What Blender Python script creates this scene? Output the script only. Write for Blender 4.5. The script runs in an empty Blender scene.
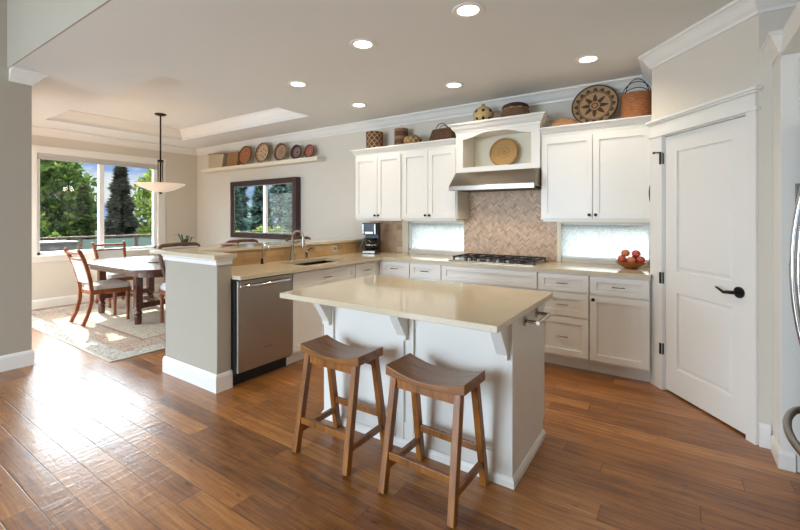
import bpy, bmesh, math, random
from mathutils import Matrix, Vector
random.seed(7)
PI = math.pi
S = bpy.context.scene
COL = S.collection

# ------------------------------------------------------------------ camera
CAM_A = 0.98
cd = bpy.data.cameras.new('camera')
cd.sensor_width = 36.0
cd.lens = 412 * 36 / 800
cd.shift_y = -0.06
cd.clip_start = 0.05
cam = bpy.data.objects.new('camera', cd)
COL.objects.link(cam)
cam.location = (0, 0, 1.39)
cam.rotation_euler = (PI / 2, 0, PI / 2 - CAM_A)
S.camera = cam

# ------------------------------------------------------------------ world and daylight
EXPOSURE = 0.0
S.view_settings.view_transform = 'Standard'
S.view_settings.look = 'None'
S.view_settings.gamma = 1
S.view_settings.exposure = EXPOSURE
S.view_settings.use_curve_mapping = False


def lin(c):
    return tuple((x / 255 / 12.92) if x / 255 <= .04045 else ((x / 255 + .055) / 1.055) ** 2.4 for x in c) + (1,)


class NT:
    """small helper to write shader maths"""
    def __init__(s, tree):
        s.t = tree

    def n(s, kind, **kw):
        nd = s.t.nodes.new(kind)
        for k, v in kw.items():
            setattr(nd, k, v)
        return nd

    def put(s, sock, v):
        if hasattr(v, 'is_output'):
            s.t.links.new(v, sock)
        else:
            sock.default_value = v

    def m(s, op, a, b=0.0, c=None, clamp=False):
        nd = s.n('ShaderNodeMath', operation=op, use_clamp=clamp)
        s.put(nd.inputs[0], a)
        s.put(nd.inputs[1], b)
        if c is not None:
            s.put(nd.inputs[2], c)
        return nd.outputs[0]

    def step(s, v, a, b, to0=0.0, to1=1.0):
        nd = s.n('ShaderNodeMapRange', interpolation_type='SMOOTHSTEP')
        s.put(nd.inputs[0], v)
        for i, x in enumerate((a, b, to0, to1)):
            nd.inputs[i + 1].default_value = x
        return nd.outputs[0]

    def mix(s, f, a, b, blend='MIX'):
        nd = s.n('ShaderNodeMix', data_type='RGBA', blend_type=blend)
        s.put(nd.inputs[0], f)
        s.put(nd.inputs[6], a)
        s.put(nd.inputs[7], b)
        return nd.outputs[2]

    def noise(s, vec, scale, detail=3, rough=.5, dist=0):
        nd = s.n('ShaderNodeTexNoise')
        if vec is not None:
            s.put(nd.inputs['Vector'], vec)
        nd.inputs['Scale'].default_value = scale
        nd.inputs['Detail'].default_value = detail
        nd.inputs['Roughness'].default_value = rough
        nd.inputs['Distortion'].default_value = dist
        return nd.outputs[0]

    def mapping(s, vec, scale=(1, 1, 1), rot=(0, 0, 0), loc=(0, 0, 0)):
        nd = s.n('ShaderNodeMapping')
        s.put(nd.inputs[0], vec)
        nd.inputs['Location'].default_value = loc
        nd.inputs['Rotation'].default_value = rot
        nd.inputs['Scale'].default_value = scale
        return nd.outputs[0]

    def ramp(s, f, stops):
        nd = s.n('ShaderNodeValToRGB')
        s.put(nd.inputs[0], f)
        e = nd.color_ramp.elements
        while len(e) < len(stops):
            e.new(.5)
        for el, (p, c) in zip(e, stops):
            el.position = p
            el.color = c
        return nd.outputs[0]

    def xyz(s, vec):
        nd = s.n('ShaderNodeSeparateXYZ')
        s.put(nd.inputs[0], vec)
        return nd.outputs

    def bump(s, h, strength, dist=.01):
        nd = s.n('ShaderNodeBump')
        s.put(nd.inputs['Height'], h)
        nd.inputs['Strength'].default_value = strength
        nd.inputs['Distance'].default_value = dist
        return nd.outputs[0]


W = bpy.data.worlds.new('world')
S.world = W
W.use_nodes = True
W.node_tree.nodes.clear()
w = NT(W.node_tree)
wtc = w.n('ShaderNodeTexCoord').outputs['Generated']
wx, wy, wz = w.xyz(wtc)
cloud = w.step(w.noise(w.mapping(wtc, (3, 3, 9)), 1.6, 6, .6), .44, .62)
low = w.mix(cloud, lin((148, 184, 240)), lin((244, 247, 252)))
up = w.step(wz, .15, .30)
sunlobe = w.m('POWER', w.m('MAXIMUM', w.m('ADD', w.m('ADD', w.m('MULTIPLY', wx, -.90), w.m('MULTIPLY', wy, .10)), w.m('MULTIPLY', wz, .42)), 0), 5)
hi_str = w.m('ADD', 4.5, w.m('MULTIPLY', sunlobe, 27.0))
comb = w.n('ShaderNodeCombineXYZ')
for i in range(3):
    w.put(comb.inputs[i], hi_str)
hi_col = w.mix(1.0, (.80, .90, 1, 1), comb.outputs[0], 'MULTIPLY')
sky = w.mix(up, low, hi_col)
below = w.step(wz, -.06, -.01)
sky = w.mix(below, lin((96, 104, 84)), sky)
bg = w.n('ShaderNodeBackground')
w.put(bg.inputs[0], sky)
bg.inputs[1].default_value = 1.0
wo = w.n('ShaderNodeOutputWorld')
w.t.links.new(bg.outputs[0], wo.inputs[0])


def light(name, kind, loc, rot=(0, 0, 0), energy=100, color=(1, 1, 1), **kw):
    d = bpy.data.lights.new(name, kind)
    d.energy = energy
    d.color = color
    for k, v in kw.items():
        setattr(d, k, v)
    o = bpy.data.objects.new(name, d)
    o.location = loc
    o.rotation_euler = rot
    COL.objects.link(o)
    return o


SUN_DIR = Vector((.80, -.12, -.63))
sun = light('sun', 'SUN', (-20, 3, 18), energy=12.0, color=(1, .95, .86), angle=.009)
sun.rotation_euler = SUN_DIR.to_track_quat('-Z', 'Y').to_euler()
# added area light, as daylight from an assumed unseen door behind the camera
light('assumed_door_light', 'AREA', (-3.15, -3.72, 1.32), (PI / 2 - .32, 0, 0), 350, (.64, .81, 1), shape='RECTANGLE', size=3.3, size_y=2.3)
# added fill light brightening the dining room, at an invented unseen side door
light('dining_fill_light', 'AREA', (-6.75, 1.0, 1.15), (PI / 2, 0, 0), 26, (.70, .85, 1), shape='RECTANGLE', size=2.4, size_y=2.0)
CAN_ENERGY = 27

# ------------------------------------------------------------------ materials
MATS = {}


def newmat(name):
    m = bpy.data.materials.new(name)
    m.use_nodes = True
    m.node_tree.nodes.clear()
    nt = NT(m.node_tree)
    out = nt.n('ShaderNodeOutputMaterial')
    MATS[name] = m
    return m, nt, out


def principled(nt, out, color, rough=.5, metal=0, **kw):
    b = nt.n('ShaderNodeBsdfPrincipled')
    nt.put(b.inputs['Base Color'], color)
    nt.put(b.inputs['Roughness'], rough)
    b.inputs['Metallic'].default_value = metal
    for k, v in kw.items():
        nt.put(b.inputs[k], v)
    nt.t.links.new(b.outputs[0], out.inputs[0])
    return b


def simple(name, rgb, rough=.5, metal=0, var=.06, scale=6, bump=0, bscale=60, **kw):
    m, nt, out = newmat(name)
    tc = nt.n('ShaderNodeTexCoord').outputs['Object']
    c = lin(rgb)
    dark = tuple(x * (1 - var) for x in c[:3]) + (1,)
    col = nt.mix(nt.noise(tc, scale, 4), dark, c)
    b = principled(nt, out, col, rough, metal, **kw)
    if bump:
        nt.put(b.inputs['Normal'], nt.bump(nt.noise(tc, bscale, 3), bump, .004))
    return m


simple('wall_paint', (219, 210, 195), .75, bump=.12, bscale=220, var=.02)
simple('wall_paint_taupe', (177, 168, 151), .75, bump=.12, bscale=220, var=.02)
simple('ceiling_paint', (229, 229, 223), .85, bump=.15, bscale=160, var=.02)
simple('trim_white', (238, 235, 227), .35, var=.02)
simple('cream_trim', (232, 222, 196), .4, var=.03)
simple('cabinet_white', (236, 232, 222), .33, var=.02)
simple('cabinet_shadow_gap', (92, 84, 74), .7)
simple('toe_black', (18, 17, 16), .5)
simple('bronze', (44, 36, 30), .35, .8)
simple('black_iron', (16, 15, 15), .45, .2)
simple('black_plastic', (16, 16, 17), .35)
simple('grey_plastic', (120, 118, 114), .4)
simple('nickel', (176, 168, 156), .25, 1.0)
simple('chrome', (205, 206, 208), .12, 1.0)
simple('vinyl_white', (240, 240, 238), .35, var=.01)
simple('shade_grey', (206, 203, 196), .8, bump=.3, bscale=300)
simple('frame_mahogany', (64, 36, 34), .3, var=.35, scale=18)
simple('outlet_white', (236, 234, 226), .35)
simple('ceramic_white', (226, 226, 224), .25)
simple('pink_glaze', (224, 182, 176), .3)
simple('leaf_green', (70, 92, 44), .5, var=.4)
simple('dark_green_glaze', (22, 34, 26), .5)
simple('deck_grey', (70, 69, 72), .7, var=.2)
simple('deck_rail', (84, 54, 38), .6, var=.3)
simple('deck_board', (84, 74, 64), .7, var=.3)
simple('lawn', (52, 66, 34), .9, var=.5, scale=2)
simple('bark', (78, 62, 48), .9, var=.4, scale=12)
simple('glass_pale_green', (104, 124, 116), .15, var=.1)
simple('apple_skin', (208, 88, 68), .35, var=.45, scale=9)
simple('peach_skin', (226, 134, 88), .4, var=.45, scale=8)
simple('bowl_wood', (172, 104, 48), .3, var=.35, scale=14)
simple('coffee_glass', (30, 22, 18), .05, var=.3)


def steel(name, rgb, rough, axis):
    m, nt, out = newmat(name)
    tc = nt.n('ShaderNodeTexCoord').outputs['Object']
    sc = {'z': (220, 220, 2), 'x': (2, 220, 220), 'y': (220, 2, 220)}[axis]
    g = nt.noise(nt.mapping(tc, sc), 1.0, 3)
    r = nt.step(g, .2, .8, rough - .02, rough + .03)
    c = lin(rgb)
    col = nt.mix(g, tuple(x * .95 for x in c[:3]) + (1,), c)
    b = principled(nt, out, col, r, 1.0)
    nt.put(b.inputs['Normal'], nt.bump(g, .015, .001))


steel('steel_vertical', (168, 163, 155), .33, 'z')
steel('steel_horizontal', (160, 150, 138), .24, 'x')
steel('steel_fridge', (150, 146, 140), .32, 'z')


def wood(name, rgb1, rgb2, rough, axis='x', stretch=14, scale=2.2, coat=0, spec=.5):
    m, nt, out = newmat(name)
    tc = nt.n('ShaderNodeTexCoord').outputs['Object']
    sc = {'x': (1, stretch, stretch), 'y': (stretch, 1, stretch), 'z': (stretch, stretch, 1)}[axis]
    g = nt.noise(nt.mapping(tc, sc), scale, 6, .6, .6)
    g2 = nt.noise(tc, 5, 2)
    f = nt.m('ADD', nt.m('MULTIPLY', g, .75), nt.m('MULTIPLY', g2, .25))
    col = nt.ramp(f, [(.3, lin(rgb1)), (.68, lin(rgb2))])
    b = principled(nt, out, col, rough)
    b.inputs['Coat Weight'].default_value = coat
    b.inputs['Coat Roughness'].default_value = .15
    nt.put(b.inputs['Normal'], nt.bump(g, .15, .003))


wood('stool_wood', (92, 50, 12), (172, 108, 38), .38, 'z', coat=.2)
wood('stool_seat_wood', (88, 50, 14), (164, 104, 38), .40, 'x', coat=.25)
wood('chair_wood', (96, 46, 20), (164, 92, 44), .32, 'z', coat=.2)
wood('table_wood', (58, 28, 20), (104, 58, 40), .22, 'x', coat=.5)
wood('bar_chair_wood', (62, 36, 22), (120, 78, 50), .4, 'y')

# polished quartz
m, nt, out = newmat('quartz_tan')
tc = nt.n('ShaderNodeTexCoord').outputs['Object']
sp = nt.step(nt.noise(tc, 380, 2), .35, .7)
big = nt.noise(tc, 7, 4)
col = nt.mix(sp, lin((204, 189, 158)), lin((221, 209, 183)))
col = nt.mix(nt.m('MULTIPLY', big, .2), col, lin((196, 174, 134)))
principled(nt, out, col, .075, **{'Specular IOR Level': .6})

# hand scraped hickory planks running along X
m, nt, out = newmat('floor_planks')
tc = nt.n('ShaderNodeTexCoord').outputs['Object']
fx_, fy_, fz_ = nt.xyz(tc)
PW, PL = .127, 1.35
rowf = nt.m('DIVIDE', nt.m('ADD', fy_, 50.0), PW)
row = nt.m('FLOOR', rowf)
wn1 = nt.n('ShaderNodeTexWhiteNoise', noise_dimensions='1D')
nt.put(wn1.inputs['W'], row)
colf = nt.m('DIVIDE', nt.m('ADD', nt.m('ADD', fx_, 50.0), nt.m('MULTIPLY', wn1.outputs[0], PL * 3)), PL)
plk = nt.m('FLOOR', colf)
wn2 = nt.n('ShaderNodeTexWhiteNoise', noise_dimensions='2D')
cmb = nt.n('ShaderNodeCombineXYZ')
nt.put(cmb.inputs[0], row)
nt.put(cmb.inputs[1], plk)
nt.put(wn2.inputs['Vector'], cmb.outputs[0])
rv = wn2.outputs[0]
ey_ = nt.m('MULTIPLY', nt.m('SUBTRACT', .5, nt.m('ABSOLUTE', nt.m('SUBTRACT', nt.m('FRACT', rowf), .5))), PW)
ex_ = nt.m('MULTIPLY', nt.m('SUBTRACT', .5, nt.m('ABSOLUTE', nt.m('SUBTRACT', nt.m('FRACT', colf), .5))), PL)
gap = nt.step(nt.m('MINIMUM', ex_, ey_), .0012, .0035, 1.0, 0.0)
off = nt.n('ShaderNodeCombineXYZ')
nt.put(off.inputs[0], nt.m('MULTIPLY', rv, 37.0))
nt.put(off.inputs[1], nt.m('MULTIPLY', rv, 11.0))
va = nt.n('ShaderNodeVectorMath', operation='ADD')
nt.put(va.inputs[0], tc)
nt.put(va.inputs[1], off.outputs[0])
pv = va.outputs[0]
grain = nt.noise(nt.mapping(pv, (1.2, 22, 1)), 2.2, 7, .62, .8)
fine = nt.noise(nt.mapping(pv, (4, 120, 1)), 2.0, 3, .6)
blot = nt.noise(nt.mapping(pv, (1.4, 5, 1)), 1.5, 4, .6)
f = nt.m('ADD', nt.m('ADD', nt.m('MULTIPLY', grain, .55), nt.m('MULTIPLY', fine, .2)), nt.m('MULTIPLY', blot, .25))
f = nt.m('ADD', f, nt.m('MULTIPLY', nt.m('SUBTRACT', rv, .5), .16))
col = nt.ramp(f, [(.27, lin((62, 32, 12))), (.42, lin((126, 76, 32))), (.56, lin((164, 105, 48))), (.74, lin((204, 148, 84)))])
knot = nt.step(nt.noise(nt.mapping(pv, (3.2, 9, 1)), 2.6, 3), .66, .76)
col = nt.mix(nt.m('MULTIPLY', knot, .75), col, lin((48, 24, 12)))
col = nt.mix(nt.m('MULTIPLY', gap, .6), col, lin((52, 28, 14)))
scrape = nt.noise(nt.mapping(tc, (26, 5, 1)), 1.0, 2, .5, .3)
hgt = nt.m('ADD', nt.m('ADD', nt.m('MULTIPLY', scrape, 1.0), nt.m('MULTIPLY', grain, .25)), nt.m('MULTIPLY', gap, -.35))
b = principled(nt, out, col, nt.step(grain, .2, .8, .30, .42))
b.inputs['Coat Weight'].default_value = .35
b.inputs['Coat Roughness'].default_value = .16
bm_ = nt.bump(hgt, .42, .005)
nt.put(b.inputs['Normal'], bm_)
nt.put(b.inputs['Coat Normal'], bm_)

# tiles whose tone is stored per face
def tile_mat(name, c1, c2, rough=.45):
    m, nt, out = newmat(name)
    tc = nt.n('ShaderNodeTexCoord').outputs['Object']
    at = nt.n('ShaderNodeAttribute', attribute_name='tone')
    f = nt.m('ADD', nt.m('MULTIPLY', at.outputs['Fac'], .7), nt.m('MULTIPLY', nt.noise(tc, 60, 4), .3))
    col = nt.ramp(f, [(.1, lin(c1)), (.9, lin(c2))])
    principled(nt, out, col, rough)


tile_mat('tile_travertine', (176, 140, 108), (232, 202, 170))
tile_mat('tile_tan', (176, 138, 92), (214, 178, 130))
simple('grout', (196, 170, 138), .9, var=.1)

# leaves, tone stored per leaf
def leaf_mat(name, c1, c2, c3):
    m, nt, out = newmat(name)
    at = nt.n('ShaderNodeAttribute', attribute_name='tone')
    col = nt.ramp(at.outputs['Fac'], [(0, lin(c1)), (.55, lin(c2)), (1, lin(c3))])
    d = nt.n('ShaderNodeBsdfDiffuse')
    t = nt.n('ShaderNodeBsdfTranslucent')
    nt.put(d.inputs[0], col)
    nt.put(t.inputs[0], col)
    mx = nt.n('ShaderNodeMixShader')
    mx.inputs[0].default_value = .35
    nt.t.links.new(d.outputs[0], mx.inputs[1])
    nt.t.links.new(t.outputs[0], mx.inputs[2])
    nt.t.links.new(mx.outputs[0], out.inputs[0])


leaf_mat('leaf_deciduous', (30, 46, 24), (62, 84, 40), (130, 146, 70))
leaf_mat('leaf_conifer', (44, 48, 40), (68, 72, 60), (98, 100, 80))
leaf_mat('leaf_bright', (52, 70, 30), (96, 114, 50), (146, 156, 80))
leaf_mat('leaf_blue_conifer', (52, 76, 72), (84, 112, 104), (134, 154, 134))

# glass: clear window panes
m, nt, out = newmat('clear_glass')
tr = nt.n('ShaderNodeBsdfTransparent')
tr.inputs[0].default_value = (.96, .98, .97, 1)
gl = nt.n('ShaderNodeBsdfGlossy')
gl.inputs['Roughness'].default_value = .01
lw = nt.n('ShaderNodeLayerWeight')
mx = nt.n('ShaderNodeMixShader')
nt.put(mx.inputs[0], nt.m('ADD', .03, nt.m('MULTIPLY', nt.m('POWER', lw.outputs['Facing'], 5.0), .8)))
nt.t.links.new(tr.outputs[0], mx.inputs[1])
nt.t.links.new(gl.outputs[0], mx.inputs[2])
nt.t.links.new(mx.outputs[0], out.inputs[0])

# obscure textured glass
m, nt, out = newmat('frosted_glass')
tc = nt.n('ShaderNodeTexCoord').outputs['Object']
vo = nt.n('ShaderNodeTexVoronoi')
nt.put(vo.inputs['Vector'], tc)
vo.inputs['Scale'].default_value = 70
pat = nt.m('ADD', nt.m('MULTIPLY', vo.outputs[0], .6), nt.m('MULTIPLY', nt.noise(tc, 40, 3), .6))
col = nt.mix(nt.step(pat, .35, .72), lin((206, 210, 206)), lin((234, 235, 230)))
tl = nt.n('ShaderNodeBsdfTranslucent')
nt.put(tl.inputs[0], col)
gl = nt.n('ShaderNodeBsdfGlossy')
gl.inputs['Roughness'].default_value = .2
nrm = nt.bump(pat, .6, .01)
nt.put(gl.inputs['Normal'], nrm)
nt.put(tl.inputs['Normal'], nrm)
mx = nt.n('ShaderNodeMixShader')
mx.inputs[0].default_value = .06
nt.t.links.new(tl.outputs[0], mx.inputs[1])
nt.t.links.new(gl.outputs[0], mx.inputs[2])
nt.t.links.new(mx.outputs[0], out.inputs[0])

m, nt, out = newmat('mirror_glass')
tc = nt.n('ShaderNodeTexCoord').outputs['Object']
principled(nt, out, nt.mix(nt.noise(tc, 2), (.86, .90, .90, 1), (.9, .93, .93, 1)), .005, 1.0)


def emit(name, rgb, strength):
    m, nt, out = newmat(name)
    e = nt.n('ShaderNodeEmission')
    e.inputs[0].default_value = lin(rgb)
    e.inputs[1].default_value = strength
    nt.t.links.new(e.outputs[0], out.inputs[0])


emit('can_glow', (255, 244, 226), 9)
emit('hood_bulb', (255, 236, 206), 2.5)

m, nt, out = newmat('alabaster')
tc = nt.n('ShaderNodeTexCoord').outputs['Object']
col = nt.mix(nt.noise(tc, 7, 4, .6, 1), lin((246, 222, 186)), lin((252, 240, 222)))
b = principled(nt, out, col, .3)
nt.put(b.inputs['Emission Color'], col)
b.inputs['Emission Strength'].default_value = .35


# woven fibre
def wicker(name, c1, c2, scale=90, pattern=None, c3=None):
    m, nt, out = newmat(name)
    tc = nt.n('ShaderNodeTexCoord').outputs['Object']
    x, y, z = nt.xyz(tc)
    th = nt.m('ARCTAN2', y, x)
    a = nt.m('SINE', nt.m('MULTIPLY', z, scale * 6))
    bb = nt.m('SINE', nt.m('MULTIPLY', th, 44))
    wv = nt.m('MULTIPLY', a, bb)
    no = nt.noise(nt.mapping(tc, (30, 30, 120)), 1, 3)
    f = nt.m('ADD', nt.m('MULTIPLY', wv, .25), no)
    col = nt.mix(nt.step(f, .2, .85), lin(c1), lin(c2))
    if pattern == 'diamond':
        u = nt.m('ABSOLUTE', nt.m('SUBTRACT', nt.m('FRACT', nt.m('MULTIPLY', th, 8 / (2 * PI))), .5))
        v = nt.m('ABSOLUTE', nt.m('SUBTRACT', nt.m('FRACT', nt.m('MULTIPLY', z, 12)), .5))
        d = nt.m('LESS_THAN', nt.m('ADD', u, v), .27)
        col = nt.mix(d, col, lin(c3))
    elif pattern == 'small_diamond':
        u = nt.m('ABSOLUTE', nt.m('SUBTRACT', nt.m('FRACT', nt.m('MULTIPLY', th, 10 / (2 * PI))), .5))
        v = nt.m('ABSOLUTE', nt.m('SUBTRACT', nt.m('FRACT', nt.m('MULTIPLY', z, 13)), .5))
        s_ = nt.m('ADD', u, v)
        d = nt.m('MULTIPLY', nt.m('GREATER_THAN', s_, .36), nt.m('LESS_THAN', s_, .56))
        col = nt.mix(d, col, lin(c3))
    elif pattern == 'bands':
        d = nt.m('GREATER_THAN', nt.m('SINE', nt.m('MULTIPLY', z, 62)), .35)
        zz = nt.m('GREATER_THAN', nt.m('SINE', nt.m('ADD', nt.m('MULTIPLY', th, 18), nt.m('MULTIPLY', z, 90))), 0)
        col = nt.mix(nt.m('MULTIPLY', d, zz), col, lin(c3))
    b = principled(nt, out, col, .7)
    nt.put(b.inputs['Normal'], nt.bump(wv, .5, .004))


wicker('basket_dark', (58, 38, 26), (108, 76, 50), 60, 'small_diamond', (178, 140, 100))
wicker('basket_brown', (66, 40, 28), (124, 84, 54), 60, 'bands', (176, 132, 92))
wicker('basket_cream', (150, 112, 66), (226, 196, 140), 70, 'small_diamond', (110, 72, 42))
wicker('basket_bag', (70, 46, 28), (128, 90, 56), 60)
wicker('gourd_weave', (196, 158, 96), (232, 204, 148), 80, 'diamond', (48, 26, 20))
wicker('basket_lid_dark', (46, 28, 22), (84, 54, 40), 80)
wicker('basket_lid_tan', (92, 62, 42), (148, 108, 74), 80)
wicker('basket_tan', (176, 124, 82), (214, 166, 122), 80)
wicker('basket_orange', (134, 76, 40), (202, 132, 80), 40)
wicker('birch_bark', (172, 150, 120), (220, 202, 172), 30)
wicker('basket_square', (132, 92, 56), (186, 142, 96), 80)


def plate_mat(name, rings, star=None, petals=None, R=.2):
    """rings: list of (radius fraction, colour); star: (points, r0, r1, colour); petals: (count, radius, size, colour)"""
    m, nt, out = newmat(name)
    tc = nt.n('ShaderNodeTexCoord').outputs['Object']
    x, y, z = nt.xyz(tc)
    r = nt.m('DIVIDE', nt.m('SQRT', nt.m('ADD', nt.m('MULTIPLY', x, x), nt.m('MULTIPLY', y, y))), R)
    th = nt.m('ARCTAN2', y, x)
    stops = []
    for i, (rad, c) in enumerate(rings):
        stops.append((rad, lin(c)))
    nd = nt.n('ShaderNodeValToRGB')
    nd.color_ramp.interpolation = 'CONSTANT'
    nt.put(nd.inputs[0], r)
    e = nd.color_ramp.elements
    while len(e) < len(stops):
        e.new(.5)
    for el, (p, c) in zip(e, stops):
        el.position = p
        el.color = c
    col = nd.outputs[0]
    for sp in ([star] if isinstance(star, tuple) else (star or [])):
        n_, r0, r1, c = sp
        tri = nt.m('MULTIPLY', nt.m('ABSOLUTE', nt.m('SUBTRACT', nt.m('FRACT', nt.m('MULTIPLY', th, n_ / (2 * PI))), .5)), 2)
        lim = nt.m('ADD', r0, nt.m('MULTIPLY', tri, r1 - r0))
        ins = nt.m('MULTIPLY', nt.m('LESS_THAN', r, lim), nt.m('GREATER_THAN', r, min(r0, r1)))
        col = nt.mix(ins, col, lin(c))
    if petals:
        for n_, pr, ps, c in petals:
            tri = nt.m('MULTIPLY', nt.m('ABSOLUTE', nt.m('SUBTRACT', nt.m('FRACT', nt.m('MULTIPLY', th, n_ / (2 * PI))), .5)), nt.m('MULTIPLY', r, 2 * PI / n_))
            d = nt.m('ADD', nt.m('ABSOLUTE', nt.m('SUBTRACT', r, pr)), tri)
            col = nt.mix(nt.m('LESS_THAN', d, ps), col, lin(c))
    coil = nt.m('SINE', nt.m('MULTIPLY', r, 150 * R / .2))
    col = nt.mix(nt.m('MULTIPLY', nt.noise(tc, 60, 3), .45), col, lin((96, 62, 40)))
    b = principled(nt, out, col, .65)
    nt.put(b.inputs['Normal'], nt.bump(coil, .5, .003))


TAN, DK, RED = (206, 166, 120), (54, 34, 30), (150, 62, 52)
plate_mat('plate_star', [(0, (206, 150, 84)), (.10, (96, 72, 50)), (.15, (206, 166, 116)), (.24, TAN), (.66, (84, 66, 50)), (.695, (186, 156, 112)), (.93, (70, 54, 42))],
          star=[(8, .22, .60, (76, 60, 48)), (16, .72, .90, (84, 64, 48))], R=.215)
plate_mat('plate_niche', [(0, (204, 160, 98)), (.08, (188, 140, 80)), (.16, (212, 170, 108)), (.3, (194, 146, 84)), (.36, (210, 168, 106)), (.85, (190, 142, 80))], R=.17)
plate_mat('plate_plain', [(0, (176, 108, 62)), (.2, (196, 130, 80)), (.4, (168, 102, 58)), (.5, (190, 124, 74)), (.9, (74, 46, 34))], R=.17)
plate_mat('plate_dots', [(0, (226, 194, 152)), (.80, (210, 168, 124)), (.93, (84, 52, 40))], petals=[(6, .42, .12, RED), (14, .82, .10, (150, 76, 56)), (1, .0, .1, RED)], R=.17)
plate_mat('plate_rings', [(0, DK), (.10, TAN), (.22, (110, 80, 62)), (.32, (212, 178, 138)), (.45, (120, 84, 64)), (.55, (206, 170, 130)), (.75, (92, 66, 52)), (.90, (150, 118, 84))], R=.15)
plate_mat('plate_dark', [(0, (30, 20, 22)), (.14, (150, 118, 110)), (.55, (128, 92, 88)), (.72, (44, 30, 34))], R=.125)
plate_mat('plate_red', [(0, (206, 160, 130)), (.2, RED), (.34, (204, 150, 120)), (.46, (140, 50, 48)), (.6, (196, 140, 112)), (.72, (150, 58, 54)), (.86, (96, 44, 44))], R=.115)

# fabrics and rug
simple('fabric_pale', (214, 212, 208), .9, var=.12, scale=70, bump=.3, bscale=300)
m, nt, out = newmat('rug_pattern')
tc = nt.n('ShaderNodeTexCoord').outputs['Object']
x, y, z = nt.xyz(tc)
ex = nt.m('SUBTRACT', 1.66, nt.m('ABSOLUTE', x))
ey = nt.m('SUBTRACT', 1.24, nt.m('ABSOLUTE', y))
edge = nt.m('MINIMUM', ex, ey)
n1 = nt.noise(tc, 13, 5, .7, 1.5)
n2 = nt.noise(tc, 20, 4, .75, 1.2)
fieldc = nt.ramp(n1, [(.36, lin((128, 104, 84))), (.47, lin((204, 194, 174))), (.55, lin((176, 156, 132))), (.62, lin((194, 182, 160)))])
bord = nt.ramp(n2, [(.38, lin((138, 74, 60))), (.5, lin((196, 178, 154))), (.62, lin((140, 128, 118)))])
ou = nt.ramp(n2, [(.35, lin((134, 124, 112))), (.6, lin((210, 203, 190)))])
isb = nt.m('MULTIPLY', nt.m('GREATER_THAN', edge, .20), nt.m('LESS_THAN', edge, .50))
col = nt.mix(isb, fieldc, bord)
col = nt.mix(nt.m('LESS_THAN', edge, .20), col, ou)
col = nt.mix(nt.m('LESS_THAN', nt.m('ABSOLUTE', nt.m('SUBTRACT', edge, .52)), .02), col, lin((150, 122, 104)))
col = nt.mix(nt.m('LESS_THAN', edge, .03), col, lin((208, 198, 180)))
b = principled(nt, out, col, .95)
nt.put(b.inputs['Normal'], nt.bump(nt.noise(tc, 250, 2), .5, .006))

# ------------------------------------------------------------------ building helpers
def wm(o):
    M = o.matrix_basis.copy()
    while o.parent:
        o = o.parent
        M = o.matrix_basis @ M
    return M


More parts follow.
